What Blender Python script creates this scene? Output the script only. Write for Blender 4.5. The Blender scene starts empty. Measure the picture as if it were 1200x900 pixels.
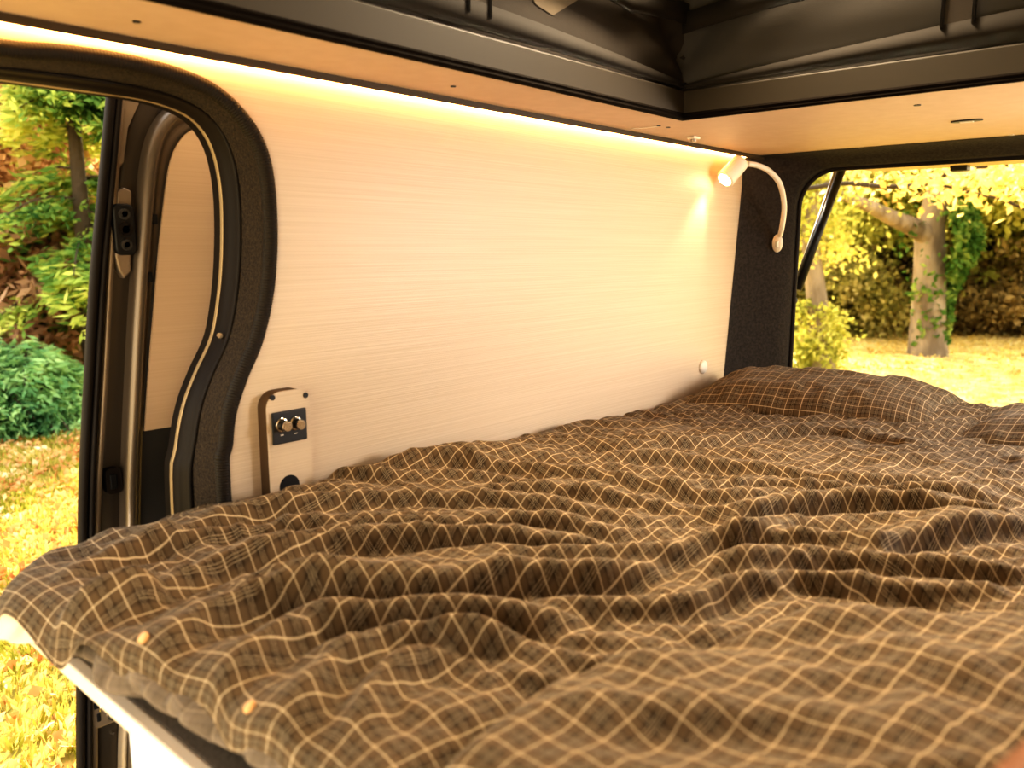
import bpy, bmesh, math, random
import numpy as np
from mathutils import Vector, Matrix
random.seed(7); RNG = np.random.default_rng(11)
SC = bpy.context.scene
COL = SC.collection
PI = math.pi

# ---------------------------------------------------------------- camera frame (world: X along the van, Y to its left side, Z up)
FPX = 952.0
PITCH = math.atan2(160, 952.0)
HEAD = math.atan2(860 * math.cos(PITCH), 952.0)
Fv = Vector((math.cos(HEAD) * math.cos(PITCH), math.sin(HEAD) * math.cos(PITCH), -math.sin(PITCH)))
Rv = Vector((math.sin(HEAD), -math.cos(HEAD), 0))
Uv = Rv.cross(Fv)
def at(u, v, ax, c):
    """surveyed point: where the sight line of a photo pixel meets the plane axis=c"""
    d = Fv * FPX + Rv * (u - 600) + Uv * (450 - v)
    return d * (c / d[ax])

# ---------------------------------------------------------------- tagging
def tag(o, label=None, cat=None, group=None, kind=None):
    if label: o['label'] = label
    if cat: o['category'] = cat
    if group: o['group'] = group
    if kind: o['kind'] = kind
    return o
def empty(name, loc=(0, 0, 0), label=None, cat=None, group=None):
    o = bpy.data.objects.new(name, None); COL.objects.link(o); o.location = loc
    o.empty_display_size = .05
    return tag(o, label, cat, group)
def link(name, me, mat=None, parent=None, smooth=True):
    o = bpy.data.objects.new(name, me); COL.objects.link(o)
    if mat: me.materials.append(mat)
    if smooth:
        me.polygons.foreach_set('use_smooth', [True] * len(me.polygons))
    if parent:
        o.parent = parent
        o.matrix_parent_inverse = Matrix.Translation(-parent.location)
    return o
def obj(name, bm, mat=None, parent=None, smooth=False, bevel=0, seg=2, auto=None):
    bmesh.ops.recalc_face_normals(bm, faces=bm.faces[:])
    me = bpy.data.meshes.new(name); bm.to_mesh(me); bm.free()
    o = link(name, me, mat, parent, smooth)
    if bevel:
        m = o.modifiers.new('bevel', 'BEVEL'); m.width = bevel; m.segments = seg; m.limit_method = 'ANGLE'; m.angle_limit = .6
    return o

# ---------------------------------------------------------------- materials
def mat(name, col, rough=.6, metal=0, spec=.5, bump=None, var=None, emit=None, sheen=0):
    """col base; var=(col2, scale, stretch) noise mix; bump=(scale, strength, dist)"""
    m = bpy.data.materials.new(name); m.use_nodes = True
    nt = m.node_tree; N = nt.nodes; L = nt.links; b = N['Principled BSDF']
    b.inputs['Base Color'].default_value = (*col, 1); b.inputs['Roughness'].default_value = rough
    b.inputs['Metallic'].default_value = metal; b.inputs['Specular IOR Level'].default_value = spec
    if sheen: b.inputs['Sheen Weight'].default_value = sheen
    tc = N.new('ShaderNodeTexCoord')
    if var:
        mp = N.new('ShaderNodeMapping'); mp.inputs['Scale'].default_value = var[2]
        L.new(tc.outputs['Object'], mp.inputs['Vector'])
        n = N.new('ShaderNodeTexNoise'); n.inputs['Scale'].default_value = var[1]; n.inputs['Detail'].default_value = 5
        L.new(mp.outputs[0], n.inputs['Vector'])
        r = N.new('ShaderNodeValToRGB'); r.color_ramp.elements[0].position = .35; r.color_ramp.elements[1].position = .65
        r.color_ramp.elements[0].color = (*col, 1); r.color_ramp.elements[1].color = (*var[0], 1)
        L.new(n.outputs[0], r.inputs[0]); L.new(r.outputs[0], b.inputs['Base Color'])
    if bump:
        n2 = N.new('ShaderNodeTexNoise'); n2.inputs['Scale'].default_value = bump[0]; n2.inputs['Detail'].default_value = 3
        L.new((mp if var else tc).outputs[0 if var else 'Object'], n2.inputs['Vector'])
        bp = N.new('ShaderNodeBump'); bp.inputs['Strength'].default_value = bump[1]; bp.inputs['Distance'].default_value = bump[2]
        L.new(n2.outputs[0], bp.inputs['Height']); L.new(bp.outputs[0], b.inputs['Normal'])
    if emit:
        b.inputs['Emission Color'].default_value = (*emit[0], 1); b.inputs['Emission Strength'].default_value = emit[1]
    return m
M = {}
M['panel'] = mat('pale_wood_laminate', (.56, .44, .31), .45, var=((.62, .50, .37), 9, (.25, 1, 60)), bump=(9, .25, .0015))
M['ceiling'] = mat('ceiling_laminate', (.62, .44, .30), .55, var=((.65, .47, .33), 30, (1, 1, 1)))
M['carpet'] = mat('dark_carpet', (.014, .009, .006), .95, var=((.055, .037, .022), 260, (1, 1, 1)), bump=(300, .8, .004))
M['pillarcloth'] = mat('charcoal_lining', (.017, .013, .011), .9, var=((.036, .028, .023), 120, (1, 1, 1)), bump=(220, .5, .003))
M['rubber'] = mat('black_rubber', (.015, .010, .007), .6, spec=.3)
M['rubber_rib'] = mat('ribbed_rubber', (.020, .014, .009), .6, spec=.3)
M['metal'] = mat('grey_van_paint', (.30, .235, .17), .32, metal=.45, var=((.34, .27, .20), 6, (1, 1, 1)))
M['metal_lt'] = mat('pale_van_paint', (.6, .49, .35), .35, metal=.3)
M['darkmetal'] = mat('dark_recess_paint', (.05, .045, .04), .5)
M['black'] = mat('black_plastic', (.012, .012, .013), .4)
M['plate'] = mat('matt_black_faceplate', (.02, .02, .022), .5)
M['chrome'] = mat('chrome', (.75, .7, .6), .15, metal=1)
M['steel'] = mat('steel', (.5, .46, .4), .3, metal=1)
M['white'] = mat('warm_white_plastic', (.75, .68, .58), .4)
M['whitelam'] = mat('white_laminate', (.85, .84, .82), .4)
M['lip'] = mat('olive_frame', (.048, .036, .022), .6)
M['lipdark'] = mat('opening_seal', (.012, .008, .005), .9, spec=.1)
M['canvas'] = mat('roof_canvas', (.040, .030, .021), .9, var=((.055, .043, .032), 7, (1, 1, 1)), bump=(500, .3, .001))
M['canvas_lt'] = mat('roof_canvas_grey', (.075, .066, .058), .9, bump=(500, .3, .001))
M['canvas_dk'] = mat('roof_canvas_hem', (.022, .016, .010), .9)
M['edge'] = mat('pale_board_edge', (.72, .62, .48), .5)
M['bedcarpet'] = mat('platform_carpet', (.075, .06, .042), .95, var=((.16, .13, .095), 300, (1, 1, 1)), bump=(300, .8, .003))
M['cream'] = mat('cream_cotton', (.72, .6, .44), .8, bump=(60, .3, .004))
M['button'] = mat('tan_button', (.62, .34, .14), .4)
M['leather'] = mat('brown_seat_fabric', (.20, .075, .025), .7)
M['tailgate'] = mat('tailgate_lining', (.55, .42, .28), .7)
M['bark'] = mat('pale_bark', (.36, .29, .2), .9, var=((.16, .12, .075), 5, (1, 1, .35)), bump=(9, .9, .05))
M['bark_dk'] = mat('dark_bark', (.07, .05, .03), .9, bump=(14, .8, .03))
M['led'] = mat('led_diffuser', (1, .9, .7), .5, emit=((1, .52, .17), 34))
M['bulb'] = mat('lamp_lens', (1, .9, .7), .5, emit=((1, .75, .42), 18))

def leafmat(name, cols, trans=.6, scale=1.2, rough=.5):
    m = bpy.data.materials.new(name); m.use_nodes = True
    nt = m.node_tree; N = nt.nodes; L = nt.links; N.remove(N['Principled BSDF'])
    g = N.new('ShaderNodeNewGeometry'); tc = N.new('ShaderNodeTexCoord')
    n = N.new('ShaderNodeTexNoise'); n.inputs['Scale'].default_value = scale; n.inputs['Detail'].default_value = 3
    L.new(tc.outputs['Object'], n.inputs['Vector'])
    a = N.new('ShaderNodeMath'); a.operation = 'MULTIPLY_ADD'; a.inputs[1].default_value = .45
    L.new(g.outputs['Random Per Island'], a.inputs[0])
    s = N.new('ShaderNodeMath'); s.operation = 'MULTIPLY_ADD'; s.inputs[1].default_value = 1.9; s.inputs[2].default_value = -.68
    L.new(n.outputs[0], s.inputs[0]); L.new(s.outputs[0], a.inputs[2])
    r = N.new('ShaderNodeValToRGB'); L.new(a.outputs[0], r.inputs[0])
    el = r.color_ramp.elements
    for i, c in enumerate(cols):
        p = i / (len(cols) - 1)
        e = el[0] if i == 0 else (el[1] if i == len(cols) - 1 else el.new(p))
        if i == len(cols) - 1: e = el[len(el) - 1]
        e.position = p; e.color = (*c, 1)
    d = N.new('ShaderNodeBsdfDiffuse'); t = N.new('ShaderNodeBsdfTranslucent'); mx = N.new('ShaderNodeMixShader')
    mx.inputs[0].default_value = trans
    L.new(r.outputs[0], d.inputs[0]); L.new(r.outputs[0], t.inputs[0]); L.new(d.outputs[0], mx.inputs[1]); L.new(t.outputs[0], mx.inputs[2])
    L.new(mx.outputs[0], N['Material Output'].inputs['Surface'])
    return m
YEL = leafmat('yellow_leaves', [(.30, .20, .06), (.62, .46, .14), (.80, .64, .24), (.85, .76, .36), (.92, .85, .55)])
YGR = leafmat('yellow_green_leaves', [(.20, .22, .05), (.45, .46, .12), (.70, .68, .20), (.88, .80, .38)])
ORG = leafmat('orange_leaves', [(.16, .09, .04), (.45, .26, .12), (.72, .48, .25), (.88, .70, .48)])
GRN = leafmat('conifer_sprays', [(.04, .11, .04), (.20, .34, .09), (.62, .68, .18), (.95, .92, .35)], .5)
FRN = leafmat('fern_green_sprays', [(.06, .16, .07), (.22, .42, .18), (.45, .66, .30), (.75, .85, .45)], .45, 2.5)
OLV = leafmat('olive_leaves', [(.10, .10, .03), (.27, .26, .08), (.52, .46, .17), (.75, .66, .34)], .5)
IVY = leafmat('ivy_leaves', [(.04, .09, .02), (.12, .22, .05), (.45, .52, .15)], .4, 4)
BRN = leafmat('brown_bracken', [(.22, .13, .08), (.48, .30, .18), (.78, .58, .42)], .5)
LIT = leafmat('fallen_leaf_litter', [(.35, .12, .04), (.62, .30, .11), (.8, .55, .28), (.9, .78, .55)], .25, 3)
GRS = leafmat('grass_blades', [(.13, .15, .02), (.34, .34, .06), (.62, .54, .16), (.80, .66, .32)], .4, 2)
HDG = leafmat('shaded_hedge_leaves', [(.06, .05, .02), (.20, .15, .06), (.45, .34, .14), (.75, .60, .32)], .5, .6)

# ---------------------------------------------------------------- shape helpers
def bx(bm, x0, x1, y0, y1, z0, z1):
    vs = [bm.verts.new(p) for p in ((x0, y0, z0), (x1, y0, z0), (x1, y1, z0), (x0, y1, z0), (x0, y0, z1), (x1, y0, z1), (x1, y1, z1), (x0, y1, z1))]
    for f in ((0, 3, 2, 1), (4, 5, 6, 7), (0, 1, 5, 4), (1, 2, 6, 5), (2, 3, 7, 6), (3, 0, 4, 7)):
        bm.faces.new([vs[i] for i in f])
def box(name, x0, x1, y0, y1, z0, z1, m, parent=None, bevel=0, seg=2):
    bm = bmesh.new(); bx(bm, x0, x1, y0, y1, z0, z1); return obj(name, bm, m, parent, bevel=bevel, seg=seg)
def smoothpath(pts, n=8, closed=False):
    pts = [Vector(p) for p in pts]; out = []
    k = len(pts)
    for i in range(k if closed else k - 1):
        p0 = pts[(i - 1) % k] if closed or i else pts[0]; p1 = pts[i]; p2 = pts[(i + 1) % k]
        p3 = pts[(i + 2) % k] if closed or i + 2 < k else pts[-1]
        for j in range(n):
            t = j / n
            out.append(.5 * ((2 * p1) + (-p0 + p2) * t + (2 * p0 - 5 * p1 + 4 * p2 - p3) * t * t + (-p0 + 3 * p1 - 3 * p2 + p3) * t ** 3))
    if not closed: out.append(pts[-1])
    return out
def tube(bm, pts, rad, seg=10, cap=True, flat=None):
    pts = [Vector(p) for p in pts]; rings = []
    nrm = None
    for i, p in enumerate(pts):
        t = (pts[min(i + 1, len(pts) - 1)] - pts[max(i - 1, 0)]).normalized()
        if nrm is None:
            nrm = t.orthogonal().normalized()
        nrm = (nrm - t * nrm.dot(t)).normalized(); b = t.cross(nrm)
        r = rad[i] if hasattr(rad, '__len__') else rad
        rings.append([bm.verts.new(p + (nrm * math.cos(a) + b * math.sin(a)) * r) for a in [2 * PI * k / seg for k in range(seg)]])
    for a, b_ in zip(rings, rings[1:]):
        for k in range(seg):
            bm.faces.new((a[k], a[(k + 1) % seg], b_[(k + 1) % seg], b_[k]))
    if cap:
        bm.faces.new(rings[0][::-1]); bm.faces.new(rings[-1])
def tubeobj(name, pts, rad, m, parent=None, seg=10):
    bm = bmesh.new(); tube(bm, pts, rad, seg); return obj(name, bm, m, parent, smooth=True)
def loft(bm, rings, closed=False):
    R = [[bm.verts.new(p) for p in r] for r in rings]; n = len(R[0])
    for a, b in zip(R, R[1:]):
        for k in range(n if closed else n - 1):
            bm.faces.new((a[k], a[(k + 1) % n], b[(k + 1) % n], b[k]))
    return R
def plate_xz(name, poly, y0, y1, m, parent=None, bevel=0, tri=True):
    """prism: outline in XZ, thickness along Y"""
    bm = bmesh.new(); vs = [bm.verts.new((x, y0, z)) for x, z in poly]; f = bm.faces.new(vs)
    r = bmesh.ops.extrude_face_region(bm, geom=[f])
    for v in r['geom']:
        if isinstance(v, bmesh.types.BMVert): v.co.y = y1
    if tri: bmesh.ops.triangulate(bm, faces=[f for f in bm.faces if len(f.verts) > 4])
    return obj(name, bm, m, parent, bevel=bevel)
def disc(bm, c, axis, r, h, seg=20, r2=None):
    axis = Vector(axis).normalized(); tube(bm, [Vector(c), Vector(c) + axis * h], [r, r2 if r2 is not None else r], seg)
def offs(pl2, d):
    """offset an open 2D polyline to its left by d"""
    out = []
    for i, p in enumerate(pl2):
        a = pl2[max(i - 1, 0)]; b = pl2[min(i + 1, len(pl2) - 1)]
        t = Vector((b[0] - a[0], b[1] - a[1])).normalized()
        out.append((p[0] - t.y * d, p[1] + t.x * d))
    return out

# ================================================================ VAN SHELL
WY = 1.25
def px_xz(pts, y):
    return [(p.x, p.z) for p in (at(u, v, 1, y) for u, v in pts)]
inner_px = [(-60, 50), (0, 55), (60, 59), (120, 66), (175, 77), (220, 91), (255, 109), (283, 136), (302, 165), (313, 200), (318, 250), (318, 300), (313, 350), (301, 400),
            (283, 443), (270, 485), (266, 525), (264, 575)]
inner = px_xz(inner_px, WY)
inner = [(-.25 + .12 * i, inner[1][1] + .0) for i in range(5)] + inner[1:]
inner.append((inner[-1][0] + .012, -1.02))
inner = [(v.x, v.y) for v in smoothpath([(x, z, 0) for x, z in inner], 5)]
# wall panel with the door cut-out
poly = [(-.25, .300)] + [(2.56, .300), (2.53, .25), (2.535, .1), (2.49, -.42), (2.47, -1.02)] + inner[::-1]
wall = plate_xz('wall_left', poly, WY, WY + .012, M['panel']); tag(wall, kind='structure')

# door opening trim: lofted bands
YO = 1.40
outer_px = [(-60, 88), (0, 95), (60, 103), (120, 111), (165, 118), (200, 128), (225, 142), (243, 166), (253, 198), (258, 240), (258, 300), (254, 350), (246, 395),
            (228, 435), (213, 475), (204, 525), (200, 590)]
outer = px_xz(outer_px, YO)
outer = [(-.25 + .12 * i, outer[1][1]) for i in range(5)] + outer[1:]
outer.append((outer[-1][0] - .004, -1.02))
outer = [(v.x, v.y) for v in smoothpath([(x, z, 0) for x, z in outer], 5)]
def resample(p, n):
    L = [0]
    for a, b in zip(p, p[1:]): L.append(L[-1] + math.dist(a, b))
    out = []
    for i in range(n):
        t = L[-1] * i / (n - 1); k = 0
        while k < len(L) - 2 and L[k + 1] < t: k += 1
        f = (t - L[k]) / max(L[k + 1] - L[k], 1e-9)
        out.append((p[k][0] + (p[k + 1][0] - p[k][0]) * f, p[k][1] + (p[k + 1][1] - p[k][1]) * f))
    return out
NI = 160
inner_r = resample(inner, NI); outer_r = resample(outer, NI)
dt = empty('door_frame_lining', (.7, WY, -.9), 'dark carpeted lining curving round the open side doorway', 'door frame')
def ring_at(t, dy=0, d=0):
    a = [(inner_r[i][0] * (1 - t) + outer_r[i][0] * t, inner_r[i][1] * (1 - t) + outer_r[i][1] * t) for i in range(NI)]
    a = offs(a, d)
    return [(x, WY + (YO - WY) * t + dy, z) for x, z in a]
bm = bmesh.new(); loft(bm, [ring_at(.10, .0), ring_at(.14, 0), ring_at(.35, -.006), ring_at(.55, 0), ring_at(.62, .015)])
obj('carpet_lining', bm, M['carpet'], dt, smooth=True)
# ribbed rubber edge seal
pts = smoothpath(ring_at(.04, -.002), 12); bm = bmesh.new()
tube(bm, pts, [.0122 + .0009 * (i % 4 > 1) for i in range(len(pts))], 8); tag(obj('edge_seal', bm, M['rubber_rib'], dt, smooth=True), 'ribbed black rubber seal')
# inner profile: black weather seal and pale body flange
bm = bmesh.new(); loft(bm, [ring_at(.60, .0), ring_at(.66, -.014), ring_at(.74, -.014), ring_at(.78, .002), ring_at(.84, -.006), ring_at(.93, -.004), ring_at(.955, .0), ring_at(.96, .03)])
obj('weather_seal', bm, M['rubber'], dt, smooth=True)
bm = bmesh.new(); loft(bm, [ring_at(.95, .0), ring_at(.965, -.004), ring_at(.985, -.002), ring_at(.992, .003)])
tag(obj('body_flange', bm, mat('flange_paint', (.45, .34, .2), .35, metal=.3), dt, smooth=True), 'pale painted metal edge')
bm = bmesh.new(); c = at(257, 393, 1, 1.36); disc(bm, c, (-.3, -1, .0), .005, .006, 12); obj('trim_clip', bm, M['chrome'], dt)

# outer skin of the van side (seen from outside only)
poly = [(-.25, .36), (2.74, .36), (2.74, -1.12)] + [(outer[-1][0] + .02, -1.12)] + offs(outer, .02)[::-1]
sk = plate_xz('wall_outer_left', poly, YO + .012, YO + .02, M['metal']); tag(sk, kind='structure')

# ceiling board around the roof opening, z = .29
ZC = .292; OX0, OX1, OY0, OY1 = -.6, 1.715, -.22, 1.0
bm = bmesh.new()
for r in ((-.8, OX0, -.38, 1.212), (OX1, 2.64, -.38, 1.212), (OX0, OX1, -.38, OY0), (OX0, OX1, OY1, 1.212)):
    bx(bm, r[0], r[1], r[2], r[3], ZC, ZC + .012)
bmesh.ops.remove_doubles(bm, verts=bm.verts[:], dist=1e-4)
tag(obj('ceiling', bm, M['ceiling']), kind='structure')
# frame around opening
fr = empty('roof_opening_frame', (OX1, OY1, .30), 'dark olive frame around the pop-top roof opening', 'roof frame')
def rectring(d, z): return [(OX0 - d, OY0 - d, z), (OX1 + d, OY0 - d, z), (OX1 + d, OY1 + d, z), (OX0 - d, OY1 + d, z)]
bm = bmesh.new(); loft(bm, [rectring(-.003, .303), rectring(-.001, .352), rectring(.012, .358), rectring(.05, .36), rectring(.05, .31)], True)
obj('frame_band', bm, M['lip'], fr, bevel=.002)
bm = bmesh.new(); loft(bm, [rectring(.010, .2915), rectring(.006, .2885), rectring(-.003, .2885), rectring(-.006, .292), rectring(-.004, .297), rectring(-.006, .300), rectring(-.003, .304)], True)
tag(obj('edge_seal', bm, M['lipdark'], fr), 'black seal along the frame edge')

# pop-top canvas: side walls with hems, straps and gathered corner
cv = empty('roof_canvas', (OX1, OY1, .36), 'dark gathered canvas of the raised pop-top roof', 'canvas')
def canvas_wall(a, b, out, name, mt, z0=.362, z1=1.05, gather=1):
    z0 = .350
    a = Vector(a); b = Vector(b); out = Vector(out); n = 120; rows = 26; rings = []
    for j in range(rows):
        h = j / (rows - 1); r = []
        for i in range(n):
            s = i / (n - 1); d = (1 - s) * (b - a).length   # distance to the corner at b
            fan = math.exp(-d / .22)
            ang = math.atan2((z1 - z0) * h + .02, d + .02)
            w = .006 * math.sin(9 * ang + 1) * fan * 3 + .007 * math.sin(s * 11 + 3 * h) * h + .012 * fan * math.sin(26 * ang) * min(1, h * 6)
            p = a.lerp(b, s) + out * (.02 + .02 * h + w)
            r.append((p.x, p.y, z0 + (z1 - z0) * h))
        rings.append(r)
    bm = bmesh.new(); loft(bm, rings); return obj(name, bm, mt, cv, smooth=True)
canvas_wall((OX0, OY1, 0), (OX1 + .10, OY1 + .0, 0), (0, 1, 0), 'side_canvas', M['canvas'])
canvas_wall((OX1, OY0, 0), (OX1, OY1 + .10, 0), (1, 0, 0), 'rear_canvas', M['canvas_lt'])
canvas_wall((OX0, OY0, 0), (OX1, OY0, 0), (0, -1, 0), 'side_canvas', M['canvas'])
canvas_wall((OX0, OY0, 0), (OX0, OY1, 0), (-1, 0, 0), 'front_canvas', M['canvas'])
# hems: lower sagging hem and upper hem strip, on the side and the rear wall
def strip(name, pts, h, mt, off, parent=cv):
    rings = [[(p[0], p[1], p[2]) for p in pts], [(p[0] , p[1], p[2] + (h[i] if hasattr(h, '__len__') else h)) for i, p in enumerate(pts)]]
    bm = bmesh.new(); loft(bm, rings); o = obj(name, bm, mt, parent, smooth=True)
    m = o.modifiers.new('s', 'SOLIDIFY'); m.thickness = .003; return o
n = 40
strip('lower_hem', [(OX0 + (OX1 + .01 - OX0) * i / n, OY1 + .004, .36) for i in range(n + 1)], [.012 + .035 * math.sin(PI * min(1, (1 - i / n) * 1.4)) for i in range(n + 1)], M['canvas_dk'], 0)
strip('lower_hem', [(OX1 + .004, OY0 + (OY1 + .01 - OY0) * i / n, .36) for i in range(n + 1)], [.006 + .05 * math.sin(PI / 2 * min(1, (1 - i / n) * 1.3)) for i in range(n + 1)], M['canvas_dk'], 0)
strip('upper_hem', [(OX0 + (OX1 + .01 - OX0) * i / n, OY1 + .002, .478 + .02 * abs(math.sin(i * .35))) for i in range(n + 1)], .045, M['canvas_dk'], 0)
strip('upper_hem', [(OX1 + .002, OY0 + (OY1 + .01 - OY0) * i / n, .478 + .02 * abs(math.sin((n - i) * .16))) for i in range(n + 1)], .045, M['canvas_dk'], 0)
# vertical webbing straps with dark piping
def strap(p0, p1, along, parent=cv):
    p0 = Vector(p0); p1 = Vector(p1); a = Vector(along); q = .026
    bm = bmesh.new(); vs = [bm.verts.new(v) for v in (p0 - a * q, p0 + a * q, p1 + a * q, p1 - a * q)]; bm.faces.new(vs)
    s = obj('strap', bm, M['canvas'], parent)
    m = s.modifiers.new('s', 'SOLIDIFY'); m.thickness = .003
    for k in (-1, 1): tubeobj('piping', [p0 + a * q * k, p1 + a * q * k], .0035, M['black'], s, 6)
b0 = at(551, 44, 1, OY1 + .0); b1 = at(563, 46, 1, OY1); s1 = at(566, -60, 1, OY1)
strap((b1.x, OY1 + .001, .385), (b1.x + .0, OY1 + .012, 1.0), (1, 0, 0))
b2 = at(1120, 48, 0, OX1)
strap((OX1 + .001, b2.y, .40), (OX1 + .012, b2.y, 1.0), (0, 1, 0))
# opaque pale faces paint patches of daylight onto the canvas
for (q, nm) in (([(610, -30), (628, 5), (648, 18), (690, -8), (700, -30)], 'painted_light_patch'), ([(330, -30), (345, 0), (420, 14), (470, -30)], 'painted_light_patch')):
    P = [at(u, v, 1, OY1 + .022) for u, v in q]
    bm = bmesh.new(); bm.faces.new([bm.verts.new(p) for p in P]); tag(obj(nm, bm, mat('painted_sunlit_canvas', (.2, .16, .11), .9), cv), 'paler canvas patch with sunlight painted in')
box('roof_shell', -.85, 1.95, -.45, 1.25, 1.04, 1.09, M['whitelam'], None, .01)
tag(bpy.data.objects['roof_shell'], kind='structure'); bpy.data.objects['roof_shell'].name = 'ceiling_pop_top'
# outer metal roof around opening
bm = bmesh.new()
for r in ((-.85, OX0 - .05, -.40, 1.42), (OX1 + .05, 2.78, -.40, 1.42), (OX0 - .05, OX1 + .05, -.40, OY0 - .05), (OX0 - .05, OX1 + .05, OY1 + .05, 1.42)): bx(bm, *r, .345, .36)
bmesh.ops.remove_doubles(bm, verts=bm.verts[:], dist=1e-4)
tag(obj('ceiling_outer_roof', bm, M['metal']), kind='structure')
# right wall + front hint (behind / beside the camera)
tag(box('wall_right', .15, 2.64, -.39, -.38, -1.0, .292, M['panel']), kind='structure')
tag(box('floor', -.9, 2.7, -.39, 1.39, -1.04, -1.02, M['bedcarpet']), kind='structure')

# fasteners in the ceiling board
def ceil_dot(name, u, v, r, m, label, cat, group=None, h=.0015):
    c = at(u, v, 2, ZC); bm = bmesh.new(); disc(bm, (c.x, c.y, ZC - h), (0, 0, 1), r, h + .004, 14, r * 1.05)
    return tag(obj(name, bm, m), label, cat, group)
ceil_dot('ceiling_screw', 160, 25, .005, M['black'], 'dark screw at the left end of the ceiling board near the doorway', 'screw')
ceil_dot('ceiling_screw', 531, 101, .005, M['black'], 'dark screw in the ceiling board halfway along the light strip', 'screw')
ceil_dot('ceiling_screw', 772, 147, .005, M['black'], 'left dark screw of the pair by the roof opening corner', 'screw')
ceil_dot('ceiling_screw', 783, 149, .005, M['black'], 'right dark screw of the pair by the roof opening corner', 'screw')
ceil_dot('ceiling_screw', 1075, 123, .007, M['black'], 'dark screw in rear ceiling board left of the recessed latch', 'screw')
ceil_dot('screw_cap', 1009, 173, .007, M['white'], 'white screw cap at the rear ceiling edge above the window left part', 'screw cap')
ceil_dot('screw_cap', 1185, 158, .007, M['white'], 'white screw cap at the rear ceiling edge far right', 'screw cap')
# recessed latch
c = at(1133, 141, 2, ZC)
la = empty('ceiling_latch', (c.x, c.y, ZC), 'black oval flush latch with pale insert in the rear ceiling board', 'latch')
bm = bmesh.new()
ov = [(c.x + .016 * math.cos(a), c.y + (.034 * (1 if math.cos(a * 0) else 1)) * math.sin(a)) for a in [2 * PI * k / 28 for k in range(28)]]
loft(bm, [[(x, y, ZC + .004) for x, y in ov], [(x, y, ZC - .003) for x, y in ov]], True); bm.faces.new([v for v in bm.verts if v.co.z < ZC])
obj('bezel', bm, M['black'], la)
box('insert', c.x - .006, c.x + .006, c.y - .014, c.y + .014, ZC - .005, ZC - .001, M['white'], la, .001)
# small catch at the corner
c = at(812, 160, 2, ZC)
ca = empty('panel_catch', (c.x, c.y, ZC), 'small pale turn catch on ceiling board beside the light strip', 'catch')
box('catch_plate', c.x - .012, c.x + .02, c.y - .012, c.y + .012, ZC - .006, ZC, M['white'], ca, .002)
bm = bmesh.new(); disc(bm, (c.x + .004, c.y, ZC - .014), (0, 0, 1), .008, .009, 16); obj('turn_knob', bm, M['steel'], ca)
# thin cable
P = [at(740, 151, 2, ZC - .002), at(755, 150, 2, ZC - .003), at(772, 148, 2, ZC - .001)]
tag(tubeobj('thin_cable', smoothpath(P, 4), .0012, M['white'], seg=6), 'thin pale wire stub on ceiling board beside light strip', 'cable')

# LED light strip in the corner
ls = empty('light_strip', (1.2, 1.225, .285), 'glowing warm light strip along the top of the wood panel', 'light strip')
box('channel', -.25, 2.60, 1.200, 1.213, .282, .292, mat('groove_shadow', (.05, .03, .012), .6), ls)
box('diffuser', -.25, 2.60, 1.238, 1.246, .289, .294, M['led'], ls)

# ---------------------------------------------------------------- rear surround (pillar + header), opening left for the tailgate
def rrect(y0, y1, z0, z1, r, n=10):
    pts = []
    for cy, cz, a0 in ((y1 - r, z1 - r, 0), (y0 + r, z1 - r, PI / 2), (y0 + r, z0 + r, PI), (y1 - r, z0 + r, 1.5 * PI)):
        for k in range(n + 1):
            a = a0 + PI / 2 * k / n; pts.append((cy + r * math.cos(a), cz + r * math.sin(a)))
    return pts
def edge3(x, y0, y1, z0, z1, r, sl=0):
    pts = rrect(y0, y1, z0, z1, r)
    # densify the long sides
    out = []
    for i, p in enumerate(pts):
        q = pts[(i + 1) % len(pts)]; out.append(p)
        if math.dist(p, q) > .2:
            for k in range(1, 12): out.append((p[0] + (q[0] - p[0]) * k / 12, p[1] + (q[1] - p[1]) * k / 12))
    return [(x + (sl * (z - .25) if sl else 0), y, z) for y, z in out]
Z0 = -.62
ws = [edge3(2.535, -.372, 1.249, -1.0, .291, .01, .11), edge3(2.56, -.36, 1.24, -.98, .290, .02, .10), edge3(2.60, -.31, 1.18, -.7, .284, .05, .04),
      edge3(2.63, -.27, 1.145, Z0, .272, .09, .02), edge3(2.652, -.25, 1.124, Z0 + .02, .254, .115), edge3(2.68, -.25, 1.12, Z0 + .02, .25, .12), edge3(2.70, -.26, 1.13, Z0, .26, .12), edge3(2.70, -.39, 1.40, -1.03, .345, .05), ]
bm = bmesh.new(); loft(bm, ws, True)
tag(obj('wall_rear', bm, M['pillarcloth'], smooth=True), kind='structure')
g = edge3(2.683, -.248, 1.118, Z0 + .022, .248, .12)
bm = bmesh.new(); tube(bm, g + [g[0]], .008, 8, False); tag(obj('trim_1', bm, M['rubber'], smooth=True), kind='structure')
g = edge3(2.715, -.255, 1.128, Z0 + .015, .256, .12)
bm = bmesh.new(); tube(bm, g + [g[0]], .0045, 6, False); tag(obj('trim_2', bm, M['metal_lt'], smooth=True), kind='structure')

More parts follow.
